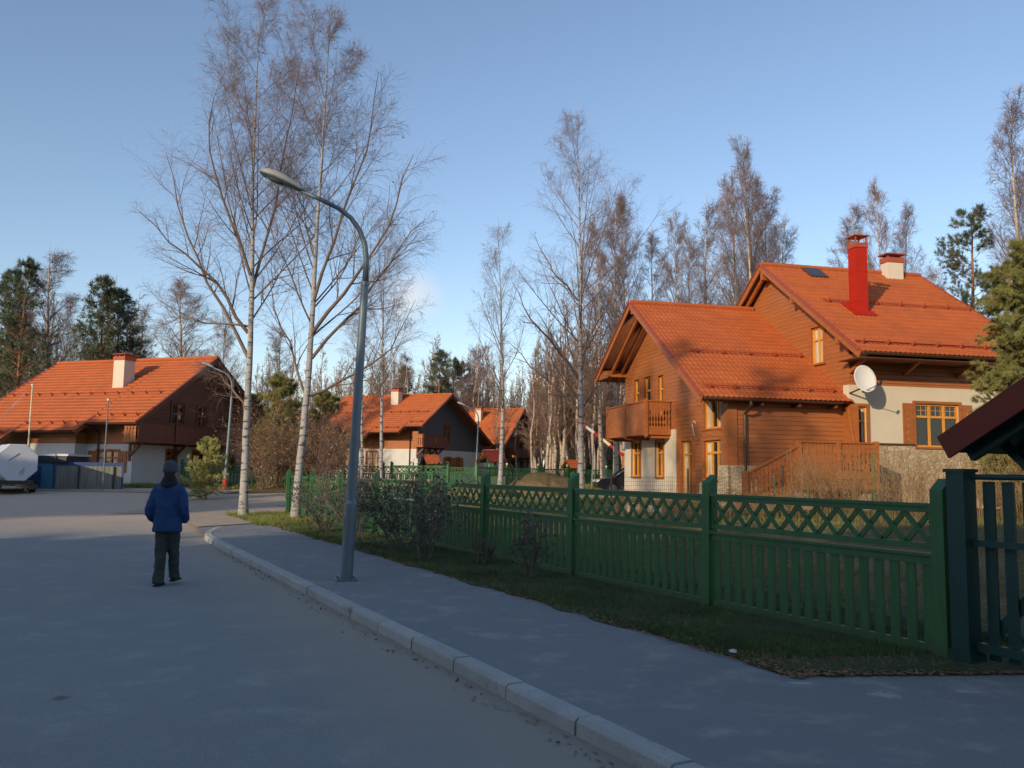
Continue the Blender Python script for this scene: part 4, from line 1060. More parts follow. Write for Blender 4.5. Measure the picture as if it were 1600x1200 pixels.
ROWS = [  # label, base px/top px, Y, radius, spread, seed
 ('pale birch right behind the dark car, first left of the balcony', (962, 745), (962, 285), 62, .17, .18),
 ('birch touching the left edge of the balcony, second trunk behind the car', (943, 745), (930, 330), 60, .15, .2),
 ('birch with brown crown rising over the balcony roof peak', (976, 745), (985, 300), 66, .15, .2),
 ('birch behind the low wing ridge, leftmost of the trunks above it', (1022, 700), (1022, 350), 70, .16, .2),
 ('slender birch above the middle of the low wing ridge with a straight white trunk', (1056, 700), (1052, 320), 64, .16, .16),
 ('browner birch close right of the slender one above the low ridge', (1078, 700), (1070, 345), 68, .14, .2),
 ('brown crowned birch, first of the tall group behind the house', (1108, 700), (1112, 300), 60, .17, .2),
 ('leaning white trunked birch left of the tallest one behind the house', (1150, 700), (1135, 255), 58, .18, .18),
 ('tallest birch behind the house, peak of the group left of the main roof', (1172, 700), (1155, 200), 56, .20, .17),
 ('birch just right of the tallest one behind the main roof verge', (1180, 700), (1178, 255), 60, .18, .18),
 ('birch behind the peak of the main roof', (1205, 700), (1200, 285), 62, .18, .2),
 ('birch with a rounded crown at the right end of the tall group', (1232, 700), (1222, 335), 66, .15, .22),
 ('pale thin birch behind the left side of the red flue', (1332, 700), (1332, 300), 78, .17, .2),
 ('birch between the red flue and the white chimney, taller of those two', (1382, 700), (1377, 268), 74, .2, .16),
 ('birch behind the white chimney', (1412, 700), (1412, 305), 76, .17, .18),
 ('small faint birch right of the white chimney', (1462, 700), (1460, 410), 90, .14, .2),
 ('sunlit birch at the right edge above the big spruce', (1608, 700), (1585, 130), 38, .16, .19),
 ('second sunlit birch at the right edge, behind the first', (1640, 700), (1625, 210), 42, .15, .2),
 ('broad birch with a pale spreading crown left of the two pines', (78, 690), (80, 378), 70, .17, .3),
 ('birch behind the left roof hip, thin white trunk', (52, 690), (45, 470), 66, .13, .22),
 ('slender birch between the broad birch and the pines', (100, 690), (108, 450), 68, .13, .2),
 ('bare tree with dark limbs above the ridge of the left house', (291, 690), (285, 425), 64, .15, .35),
 ('faint slim birch right of the two pines above the left house', (228, 690), (226, 470), 80, .13, .22),
 ('faint birch behind the right end of the left house ridge', (350, 690), (348, 478), 80, .13, .24),
 ('bare birch behind the front pair of birches', (430, 690), (436, 500), 74, .14, .26),
 ('bare tree behind the middle house chimney', (640, 700), (635, 545), 100, .15, .3),
 ('multi limbed bare tree behind the middle house peak', (742, 700), (742, 535), 104, .17, .34),
 ('white trunked birch deep right of the slim lone birch', (835, 745), (838, 590), 90, .13, .22),
 ('white trunked birch left of the smallest orange canopy', (868, 745), (862, 560), 86, .14, .24),
]
protos = {}
for i, (lb, b_, t_, Y, r0, sp) in enumerate(ROWS):
    q = P(b_[0], b_[1], Y); base = Vector((q.x, q.y, H(q.x, q.y) - .05)); top = P(t_[0], t_[1], Y)
    hgt = top.z - base.z; k = i % 6
    g_ = 'birches behind the houses'
    if k not in protos:
        root = thing('birch_tree', lb, 'birch tree', base, 0, g_)
        rr = random.Random(i); tr = [(0, 0, 0)] + [(rr.uniform(-.3, .3) * z, rr.uniform(-.3, .3) * z, 16 * z) for z in (.3, .6, .85)] + [(0, 0, 16)]
        bare_tree(root, tr, .17, 40 + i, limb_n=44, sub_n=9, tw_n=6, hair_n=3, spread=.21 + .02 * (k % 3), start=.22, ang=(24, 46), rmin=.0055, bark='birch_bark_warm', twig='twig_brown' if k % 2 else 'bare_twig', up=.45)
        protos[k] = root; o = root
    else:
        o = copy_tree(protos[k], loc=base, label=lb)
    s_ = hgt / 16; wd = s_ * sp / (.20 + .02 * (k % 3)); o.scale = (wd, wd, s_)
    tilt = (top.x - base.x) / hgt
    o.rotation_euler = (0, atan(tilt), 0) if abs(tilt) > .02 else (0, 0, i * 1.9)

for i, (x, y, hh, lb) in enumerate([(-15, 2.0, 19, 'tall bare birch on the left roadside beside the camera'), (-18.5, 2.5, 20, 'bare birch farther left of the roadside one beside the camera'), (-14, -3.0, 19, 'bare birch on the left roadside just behind the camera')]):
    o = copy_tree(protos[i % 6], loc=(x, y, -.05), label=lb, rz=i); o.scale = (1.15, 1.15, hh / 16); o['group'] = 'roadside birches by the camera'
# ------------------------------------------------------------------ conifers
def conifer(root, Ht, r0, seed, n_br, length, droop, tuft, blade_l, blade_w, mat, start=.1, up=.1, bark='pine_bark', clump=False, subs=8, blade_n=7, pw=.8):
    rng = np.random.default_rng(seed); K = 14; z = np.linspace(0, Ht, K)
    Pt = np.stack([rng.normal(size=K) * .04 * (z > 0), rng.normal(size=K) * .04 * (z > 0), z], -1); R = r0 * (1 - z / Ht) + .015
    g = NG(); g.tubes(Pt[None], R[None], 9, 0); g.build('trunk', bark, root, smooth=True)
    prof = lambda t: length * (1 - t) ** pw * np.clip((t - start) * 8 + .4, 0, 1) + .15
    Bp, Br, Bl = grow(Pt[None], R[None], n_br, start, .99, prof, (62, 88) if not clump else (45, 80), 6, droop, .25, rng, rf=.35, rmin=.008)
    g = NG(); g.tubes(Bp, Br, 4, 0)
    Sp, Sr, Sl = grow(Bp, Br, subs, .25 if clump else .1, 1, lambda t: .35 * (1.25 - t) if not clump else .3 + 0 * t, (30, 65), 4, up, .3, rng, rmin=.006, plen=Bl)
    g.tubes(Sp, Sr, 3, 0)
    pts = []; dr = []
    if clump:
        for k in (2, 3): pts.append(Sp[:, k]); dr.append(Sp[:, k] - Sp[:, k - 1])
        pts.append(Bp[:, -1]); dr.append(Bp[:, -1] - Bp[:, -2])
    else:
        for k in range(3):
            for f in (0, .35, .7): pts.append(Sp[:, k] * (1 - f) + Sp[:, k + 1] * f); dr.append(Sp[:, k + 1] - Sp[:, k])
        for k in range(1, 5): pts.append(Bp[:, k]); dr.append(Bp[:, k + 1] - Bp[:, k])
        tp = np.stack([np.zeros(12), np.zeros(12), np.linspace(Ht * .86, Ht, 12)], -1); pts.append(tp); dr.append(np.tile([0, 0, 1.], (12, 1)))
    blades(g, np.concatenate(pts), np.concatenate(dr), blade_n, blade_l, blade_w, rng, 1, tuft)
    g.build('crown', [bark, mat], root)
q = P(1625, 740, 24); b0 = Vector((q.x, q.y, H(q.x, q.y)))
t = thing('spruce_tree', 'big olive green spruce at the right edge in front of the house end', 'spruce tree', b0)
conifer(t, 8.0, .16, 5, 120, 1.75, -.25, .5, .12, .016, 'needles', start=.0, subs=13, blade_n=10, pw=.6, up=-.5)
q = P(1592, 740, 27.5); b1 = Vector((q.x, q.y, H(q.x, q.y)))
t = thing('spruce_tree', 'spruce with drooping boughs overlapping the right end of the orange roof', 'spruce tree', b1)
conifer(t, 8.1, .14, 6, 120, 1.4, -.35, .5, .12, .016, 'needles', start=.0, subs=12, blade_n=10, pw=.4, up=-.6)
q = P(1532, 740, 36); b2 = Vector((q.x, q.y, H(q.x, q.y)))
t = thing('pine_tree', 'open airy pine with tufted boughs rising behind the right end of the main roof', 'pine tree', b2)
conifer(t, 12.4, .17, 7, 60, 2.4, .35, .7, .17, .02, 'needles_blue', start=.3, clump=True, subs=10, blade_n=22, pw=.55, up=.6)
pn = None
for i, (px, py, Y, Hs, lb) in enumerate([(18, 405, 62, 0, 'dark pine at the far left behind the roof corner'), (145, 432, 64, 0, 'left one of the two dark pines above the left house'), (172, 452, 66, 0, 'right one of the two dark pines above the left house'),
        (-6, 425, 66, 0, 'dark pine cut by the left edge of the photo'), (683, 548, 108, 0, 'pine behind the middle house roof, left of its peak'), (705, 560, 112, 0, 'lower pine beside the one behind the middle roof'), (628, 572, 110, 0, 'small distant pine above the middle house chimney'), (722, 566, 115, 0, 'rightmost small pine over the middle roof peak')]):
    q = P(px, 740, Y); top = P(px, py, Y); base = Vector((q.x, q.y, H(q.x, q.y))); hh = top.z - base.z
    if pn is None:
        pn = thing('pine_tree', lb, 'pine tree', base, 0, 'dark pines behind the houses')
        conifer(pn, 16, .2, 21, 80, 3.3, .1, .8, .34, .05, 'needles_blue', start=.35, clump=True, subs=8, blade_n=9, pw=.6, up=.3); o = pn
    else: o = copy_tree(pn, loc=base, label=lb)
    o.scale = (hh / 16 * (.9 + .1 * (i % 3)),) * 2 + (hh / 16,); o.rotation_euler = (0, 0, i * 1.3)
q = P(322, 786, 37); t = thing('young_pine', 'small bushy young pine beside the far street lamp, right of the walking person', 'young pine', (q.x, q.y, H(q.x, q.y)))
conifer(t, 2.6, .035, 8, 64, 1.05, .6, .35, .11, .013, 'needles_sunlit', start=.02, subs=6, blade_n=8, pw=.75, up=.5)
# olive pine behind the front birches and the leafy thicket below it
for i, (px, Y, hh, lb) in enumerate([(432, 52, 6.6, 'olive young pine behind the front pair of birches'), (505, 56, 6.0, 'olive young pine between the second birch and the lamp post'), (395, 58, 6.0, 'olive young pine just right of the left house gable')]):
    q = P(px, 740, Y); base = Vector((q.x, q.y, H(q.x, q.y)))
    if i == 0:
        op = thing('pine_tree', lb, 'pine tree', base, 0, 'olive pines in the thicket'); conifer(op, 6.6, .12, 31, 70, 2.3, .2, .6, .22, .03, 'needles', start=.1, subs=9, blade_n=9, pw=.6, up=.4); o = op
    else: o = copy_tree(op, loc=base, label=lb, rz=i * 2.0); o.scale = (hh / 6.6,) * 3

def shrub(label, x, y, z, Ht, wd, seed, leaf='shrub_leaf', leaves=1400, lsize=.035, stems=9, twig='bare_twig', name='shrub', group=None, subs=6):
    root = thing(name, label, 'shrub', (x, y, z), 0, group); rng = np.random.default_rng(seed)
    N = stems; K = 7; d = norm(np.stack([rng.normal(size=N) * wd / Ht * .55, rng.normal(size=N) * wd / Ht * .55, np.ones(N)], -1))
    Pt = np.zeros((N, K, 3)); p = rng.normal(size=(N, 3)) * [.08, .08, 0]
    for k in range(K): Pt[:, k] = p; p = p + d * Ht / K * (.8 + .3 * rng.random((N, 1))); d = norm(d + rng.normal(size=(N, 3)) * .12)
    R = np.linspace(.014, .004, K)[None].repeat(N, 0)
    g = NG(); g.tubes(Pt, R, 5, 0)
    Sp, Sr, Sl = grow(Pt, R, 9, .15, 1, lambda t: Ht * .38 + 0 * t, (25, 60), 5, .1, .4, rng, rmin=.003); g.tubes(Sp, Sr, 3, 0)
    Tp, Tr, Tl = grow(Sp, Sr, subs, .2, 1, lambda t: Ht * .14 + 0 * t, (25, 60), 3, 0, .4, rng, rmin=.0025); g.tubes(Tp, Tr, 3, 0)
    g.build('branches', twig, root)
    if leaves:
        g = NG(); e = np.concatenate([Tp[:, -1], Tp[:, 1], Sp[:, 2]]); c = e[rng.choice(len(e), leaves)] + rng.normal(size=(leaves, 3)) * .03
        leaf_quads(g, c, lsize, rng, 0); g.build('leaves', leaf, root)
    return root
for (px, py, Y, hh, wd, lb, n) in [(505, 838, 22.5, 1.5, 1.3, 'leafy dark shrub against the fence left of the lamp post, by the second birch', 900),
        (556, 850, 20, 1.6, 1.3, 'tall dark shrub directly behind the lamp post', 900), (628, 868, 17.5, 1.5, 1.2, 'densest dark shrub against the fence, right of the lamp post', 1500),
        (668, 880, 16.0, 1.65, 1.0, 'tall open shrub beside the densest one, second right of the lamp post', 900), (757, 892, 15.2, .45, .35, 'low scrawny shrub in the grass by the fence, shortest of the row', 140),
        (828, 918, 13.3, .95, .45, 'thin half bare shrub in front of the fence post, rightmost of the row', 260)]:
    q = P(px, py, Y); shrub(lb, q.x, q.y, 0, hh, wd, int(px), leaves=n, lsize=.032, stems=9 if n > 800 else 5, subs=5 if n > 800 else 3)
# thicket with leftover autumn leaves behind the front birches
rr = random.Random(9)
for i, (px, Y, hh, lb) in enumerate([(405, 47, 3.6, 'brown thicket shrub with yellow leaves right of the first birch'), (436, 48, 4.2, 'tall brown thicket shrub between the two front birches'), (420, 51, 5.2, 'darkest thicket shrub behind the gap of the front birches'),
        (495, 47, 3.8, 'leafy brown shrub right of the second birch'), (520, 49, 4.4, 'brown shrub with orange leaves left of the lamp post and the roof'), (470, 53, 5.0, 'brown thicket shrub behind the second birch')]):
    q = P(px, 740, Y); shrub(lb, q.x, q.y, H(q.x, q.y), hh, hh * .7, 60 + i, leaf='autumn_leaf', leaves=650, lsize=.06, stems=16, name='thicket_shrub', twig='twig_brown', subs=7)

# far woodland that reads as one mass
def woodland():
    rng = np.random.default_rng(77); g = NG()
    def clone(P0, R0, sides, xs, mi, sc):
        for (x, y, z), s, a in zip(xs, sc[0], sc[1]):
            Rm = np.array([[cos(a), -sin(a), 0], [sin(a), cos(a), 0], [0, 0, 1]]); g.tubes((P0 @ Rm.T) * s + np.array([x, y, z]), R0 * s, sides, mi)
    spots = []
    def band(n, x0, x1, Y0, Y1, h0, h1):
        for _ in range(n):
            Y = rng.uniform(Y0, Y1); px = rng.uniform(x0, x1); X = (px - 800) / FPX * Y; spots.append((X, Y, rng.uniform(h0, h1)))
    band(115, -60, 215, 74, 115, 12, 18.5); band(26, 200, 400, 90, 120, 9, 13); band(80, 380, 640, 95, 130, 11, 17)
    band(150, 560, 1000, 108, 150, 13, 20); band(75, 930, 1130, 75, 110, 12, 18); band(70, 830, 1010, 78, 110, 13, 19); band(24, 1100, 1280, 80, 110, 12, 18)
    band(10, 1270, 1640, 85, 110, 10, 15); band(44, 760, 950, 88, 120, 7, 12)
    pro = []
    for s in range(5):
        K = 9; z = np.linspace(0, 1, K); Pt = np.stack([rng.normal(size=K) * .008, rng.normal(size=K) * .008, z], -1)[None]; R = (.010 * (1 - z) + .0012)[None]
        Lp, Lr, Ll = grow(Pt, R, 26, .22, .97, lambda t: .24 * (1.1 - t), (20, 42), 5, .6, .4, rng, rmin=.0006)
        Sp, Sr, Sl = grow(Lp, Lr, 6, .1, 1, lambda t: .42 * (1.2 - t), (20, 50), 3, .1, .4, rng, rmin=.0007, plen=Ll)
        Tp, Tr, _ = grow(Sp, Sr, 4, .1, 1, lambda t: .55 + 0 * t, (20, 50), 2, -.2, .4, rng, rmin=.0006, plen=Sl)
        pro.append((Pt, R, Lp, Lr, Sp, Sr, Tp, Tr))
    for X, Y, hh in spots:
        p = pro[rng.integers(5)]; a = rng.uniform(0, 6.28); Rm = np.array([[cos(a), -sin(a), 0], [sin(a), cos(a), 0], [0, 0, 1]]); o = np.array([X, Y, H(X, Y) - .1]); w_ = rng.uniform(.8, 1.3)
        f = lambda A: (A @ Rm.T) * [hh * w_, hh * w_, hh] + o
        g.tubes(f(p[0]), p[1] * hh, 5, 0); g.tubes(f(p[2]), p[3] * hh, 3, 1); g.tubes(f(p[4]), p[5] * hh, 3, 2); g.tubes(f(p[6]), p[7] * hh, 3, 2)
    # undergrowth and dark young conifers between the trunks
    def mound(n, x0, x1, Y0, Y1, h, mi):
        Y = rng.uniform(Y0, Y1, n); px = rng.uniform(x0, x1, n); X = (px - 800) / FPX * Y
        hm = h * (.55 + .45 * np.sin(px * .05) * np.cos(px * .021 + 1)); Z = .4 + hm * rng.random(n) ** 1.3
        c = np.stack([X, Y, Z], -1); blades(g, c, np.tile([0, 0, 1.], (n, 1)), 3, .7, .09, rng, mi, .8)
    mound(9000, -60, 400, 84, 120, 5.0, 3); mound(9000, 380, 1000, 120, 150, 6.0, 3); mound(16000, 540, 1010, 150, 165, 17.0, 5); mound(7000, 380, 1700, 125, 155, 5, 4)
    mound(5000, 900, 1010, 84, 110, 3.2, 3); mound(6000, -60, 400, 90, 124, 4.0, 4); mound(3000, 850, 1000, 82, 90, 1.8, 3); mound(6000, 1000, 1700, 90, 120, 4, 3)
    o = g.build('woodland', ['birch_bark_warm', 'bare_limb', 'twig_brown', 'needles_dark', 'twig_brown', 'far_brush'])
    setp(o, 'distant leafless birch wood with dark undergrowth closing the view behind all the houses', 'woodland', kind='stuff')
woodland()

# ------------------------------------------------------------------ wood that stands behind and left of the camera (throws the long shade)
def shade_wood():
    rng = np.random.default_rng(5); g = NG()
    def tree(x, y, h, r):
        K = 6; z = np.linspace(0, h, K); g.tubes(np.stack([x + 0 * z, y + 0 * z, z], -1)[None], (.16 * (1 - z / h) + .02)[None], 5, 0)
        n = 380; t = rng.random(n) ** .8; zz = .4 + (h - .4) * t; rr = r * (1 - t) ** .8 * (.3 + .7 * rng.random(n)) + .1; a = rng.random(n) * 2 * pi
        c = np.stack([x + rr * np.cos(a), y + rr * np.sin(a), zz], -1); blades(g, c, np.stack([np.cos(a), np.sin(a), a * 0 - .4], -1), 2, 1.2, .75, rng, 1, .5)
    for row, (yy, hm) in enumerate([(-15.5, 12.9), (-19, 14.2), (-23, 15.5), (-27, 16.8)]):
        for x in np.arange(-62, 10, 2.3):
            tree(x + rng.uniform(-.7, .7), yy + rng.uniform(-1, 1) - .0 * x, hm * rng.uniform(.93, 1.05) * (1.0 if x > -52 else 1.5), 2.6)
    for x, y, h in SHADE2:
        tree(x, y, h, 2.2)
    o = g.build('shade_wood', ['pine_bark', 'needles_dark'])
    setp(o, 'dense spruce wood beside the street behind the camera', 'woodland', kind='stuff')
_r = np.random.default_rng(8)
SHADE2 = [(x + _r.uniform(-.5, .5), 12.5 + _r.uniform(-1.5, 1.5), 11.6 if x > -45 else 16.6) for x in np.arange(-66, -32.5, 1.4)] + [(x, 9.5 + _r.uniform(-1, 1), 12.3 if x > -47 else 17) for x in np.arange(-68, -37, 1.9)]
shade_wood()

# ------------------------------------------------------------------ grass, weeds, fallen leaves
def st2xy(s, t): return np.stack([-sin(TH) * s + cos(TH) * t, cos(TH) * s + sin(TH) * t], -1)
def ground_cover():
    rng = np.random.default_rng(10)
    n = 46000; s = 5.2 + 26 * rng.random(n) ** 1.5; t = 5.36 + 3.2 * rng.random(n)
    keep = (t > 5.36 + np.clip(5.9 - s, 0, 1) * 3) & (rng.random(n) < .4 + .6 * (np.sin(s * 2.3 + t * 3) > -.4)); s, t = s[keep], t[keep]
    c = np.concatenate([st2xy(s, t), np.full((len(s), 1), .01)], -1)
    g = NG(); blades(g, c, np.tile([0, 0, 1.], (len(c), 1)), 5, .055, .007, rng, 0, .65)
    setp(g.build('grass', 'grass_blade'), 'short dull green grass on the verge in front of the fence', 'grass', kind='stuff')
    g = NG(); n = 5000; s = 5.0 + 24 * rng.random(n) ** 1.4; t = 5.36 + 3.2 * rng.random(n) ** 1.3; k_ = t > 5.36 + np.clip(5.5 - s, 0, 1) * 2.6
    c = np.concatenate([st2xy(s[k_], t[k_]), np.full((k_.sum(), 1), .01)], -1); blades(g, c, np.tile([0, 0, 1.], (len(c), 1)), 3, .06, .006, rng, 0, 1.0)
    setp(g.build('dead_grass', 'dry_weed'), 'dead straw coloured blades mixed into the verge grass', 'grass', kind='stuff')
    g = NG(); n = 3000; s = 5.2 + 20 * rng.random(n) ** 1.4; t = 5.33 + rng.exponential(.22, n) - .07
    s2 = 5.2 + rng.random(700) * 1.2; t2 = 5.4 + rng.random(700) * 2.2; keep = t2 > 5.36 + np.clip(5.75 - s2, 0, 1) * 4; s = np.concatenate([s, s2[keep]]); t = np.concatenate([t, t2[keep]])
    sa = 4.3 + rng.random(1500) * 1.0; ta = 5.3 + (5.3 - sa) * 2.6 + rng.exponential(.7, 1500) - .12; s = np.concatenate([s, sa]); t = np.concatenate([t, ta])
    s3 = 5.4 + rng.random(220) * 20; t3 = 5.4 + rng.random(220) * 2.6; s = np.concatenate([s, s3]); t = np.concatenate([t, t3])
    s4 = 4 + rng.random(320) * 15; t4 = 3.02 - np.abs(rng.normal(size=320)) * .09
    c = np.concatenate([st2xy(s, t), np.full((len(s), 1), .018)], -1); c2 = np.concatenate([st2xy(s4, t4), np.full((320, 1), -.098)], -1)
    leaf_quads(g, np.concatenate([c, c2]), .018, rng, 0, True)
    setp(g.build('fallen_leaves', 'autumn_leaf'), 'brown fallen leaves along the pavement edge and the kerb', 'leaves', kind='stuff')
    # yard: rough grass behind the fence
    g = NG(); n = 30000; s = 5 + 30 * rng.random(n); t = 7.5 + 16 * rng.random(n) ** 1.2; xy = st2xy(s, t); z = Hn(xy[:, 0], xy[:, 1])
    keep = rng.random(n) < .3 + .7 * (np.sin(s * .9) + np.sin(t * 1.3 + 1) > -.2); c = np.concatenate([xy, z[:, None]], -1)[keep]
    blades(g, c, np.tile([0, 0, 1.], (len(c), 1)), 3, .10, .012, rng, 0, .7)
    setp(g.build('yard_grass', 'grass_sunny'), 'rough yellowing grass in the yard behind the fence', 'grass', kind='stuff')
    # sunlit grass by the end of the fence and beyond the side street
    g = NG(); n = 6000; s = 25 + 6 * rng.random(n); t = 5.0 + 3.0 * rng.random(n); xy = st2xy(s, t); c = np.concatenate([xy, Hn(xy[:, 0], xy[:, 1])[:, None]], -1)
    blades(g, c, np.tile([0, 0, 1.], (len(c), 1)), 4, .14, .014, rng, 0, .7)
    n = 9000; px = 280 + 720 * rng.random(n); Y = rng.uniform(51, 70, n); X = (px - 800) / FPX * Y; c = np.stack([X, Y, Hn(X, Y)], -1); blades(g, c, np.tile([0, 0, 1.], (n, 1)), 3, .3, .05, rng, 0, .6)
    n = 3500; px = -20 + 280 * rng.random(n); Y = rng.uniform(44.5, 49, n); X = (px - 800) / FPX * Y; c = np.stack([X, Y, Hn(X, Y)], -1); blades(g, c, np.tile([0, 0, 1.], (n, 1)), 4, .22, .04, rng, 0, .7)
    setp(g.build('roadside_grass', 'grass_sunny'), 'sunlit tufts of grass around the birch trunks and along the far fences', 'grass', kind='stuff')
    # tall dry weeds in front of the house
    g = NG(); n = 420; px = 1235 + 360 * rng.random(n); Y = rng.uniform(20, 25.5, n); X = (px - 800) / FPX * Y
    n2 = 260; px2 = 960 + 280 * rng.random(n2); Y2 = rng.uniform(21, 24, n2); X = np.concatenate([X, (px2 - 800) / FPX * Y2]); Y = np.concatenate([Y, Y2]); n += n2
    hgt = np.concatenate([rng.uniform(.6, 1.75, n - n2), rng.uniform(.2, .6, n2)]); b = np.stack([X, Y, Hn(X, Y)], -1); lean = rng.normal(size=(n, 3)) * [.16, .16, 0]
    u = np.linspace(0, 1, 5)[None, :, None]; Pt = b[:, None] + (np.array([0, 0, 1.]) + lean[:, None] * u) * hgt[:, None, None] * u
    R = np.full((n, 5), .004); g.tubes(Pt, R, 3, 0)
    Sp, Sr, _ = grow(Pt, R, 6, .35, 1, lambda t: .28 + 0 * t, (15, 45), 3, .3, .3, rng, rmin=.003); g.tubes(Sp, Sr, 3, 0)
    blades(g, Sp[:, -1], np.tile([0, 0, 1.], (len(Sp), 1)), 2, .05, .014, rng, 0, 1)
    setp(g.build('dry_weeds', 'dry_weed'), 'tall dry brown weeds in front of the deck and house plinth', 'weeds', kind='stuff')
ground_cover()

# ------------------------------------------------------------------ street lamps
def lamp(label, x, y, z, heading, mat='galvanised', tilt=0):
    root = thing('street_lamp', label, 'street lamp', (x, y, z), heading, 'street lamps'); root.rotation_euler = (0, tilt, heading)
    m = MB(); m.tube([(0, 0, 0), (0, 0, 1.15), (0, 0, 1.2), (0, 0, 4.55)], [.094, .09, .076, .056], 16)
    m.build('pole', mat, root, smooth=False)
    m = MB(); m.tube([(0, 0, 4.54), (0, 0, 4.6)], .066, 14); m.build('collar', mat, root)
    pts = [(0, 4.6), (0, 4.95), (.04, 5.2), (.13, 5.42), (.27, 5.6), (.46, 5.73), (.72, 5.83), (1.02, 5.93)]
    m = MB(); m.tube([(a, 0, b) for a, b in pts], [.045, .044, .042, .04, .038, .036, .034, .032], 14); m.build('arm', mat, root, smooth=True)
    m = MB(); m.box(-.16, .16, -.16, .16, -.0, .018)
    for sx in (-.12, .12):
        for sy in (-.12, .12): m.tube([(sx, sy, .018), (sx, sy, .05)], .018, 6)
    m.build('base_plate', mat, root)
    m = MB(); m.box(.078, .088, -.04, .04, .55, .95); m.build('service_door', mat, root)
    # head: a long drop-shaped shell over a shallow lens
    o = Vector((.98, 0, 5.93)); dx = Vector((cos(.33), 0, sin(.33))); dz = Vector((-sin(.33), 0, cos(.33)))
    st = [(0, .045), (.08, .07), (.2, .105), (.34, .135), (.48, .145), (.6, .12), (.68, .07), (.71, .02)]
    def shell(k0, k1, zs):
        rg = []
        for s_, w_ in st:
            n = 12; rg.append([o + dx * s_ + Vector((0, 1, 0)) * (w_ * cos(k0 + (k1 - k0) * k / n)) + dz * (w_ * zs * sin(k0 + (k1 - k0) * k / n)) for k in range(n + 1)])
        return rg
    m = MB(); m.rings(shell(0, pi, .85)); m.build('lamp_shell', 'lamp_grey', root, smooth=True)
    m = MB(); m.rings([[p - dz * .002 for p in r] for r in shell(pi, 2 * pi, .28)]); m.build('lamp_rim', mat, root, smooth=True)
    m = MB(); rg = []
    for s_ in (.3, .36, .46, .54, .58):
        w_ = {.3: .03, .36: .08, .46: .095, .54: .06, .58: .02}[s_]; rg.append([o + dx * s_ + Vector((0, 1, 0)) * (w_ * cos(pi + pi * k / 10)) + dz * (-.03 + w_ * .35 * sin(pi + pi * k / 10)) for k in range(11)])
    m.rings(rg); m.build('lens', 'lamp_glass', root, smooth=True)
    return root
HD = pi + TH - radians(12)
LP = lamp('nearest street lamp, tall and blue grey with curved arm, on the pavement beside the kerb', *S(12.45, 3.76), HD, tilt=-.03); LP.scale = (1, 1, .962)
def lamp_copy(label, px, Y, ptop, heading, pale=False):
    q = P(px, 740, Y); z = H(q.x, q.y); top = P(px, ptop, Y).z; c = copy_tree(LP, loc=(q.x, q.y, z), rz=heading, label=label); s_ = (top - z) / 6.12; c.scale = (s_, s_, s_); return c
lamp_copy('street lamp with a red painted foot, right of the young pine', 352, 44, 570, pi - .05)
lamp_copy('small sunlit street lamp standing between the middle house and the farthest house', 743, 57, 631, pi - .1)
lamp_copy('smallest street lamp, just right of the tall birch trunk and left of the balcony', 925, 66, 655, pi - .1)
q = P(352, 740, 44); m = MB(); m.tube([(q.x, q.y, H(q.x, q.y) + .01), (q.x, q.y, H(q.x, q.y) + .6)], .115, 14)
ft = m.build('painted_foot', 'boom_red')
for o_l in bpy.data.objects:
    if o_l.get('label', '').startswith('street lamp with a red painted foot'):
        ft.parent = o_l; ft.matrix_parent_inverse = Matrix.LocRotScale(o_l.location, o_l.rotation_euler, o_l.scale).inverted()

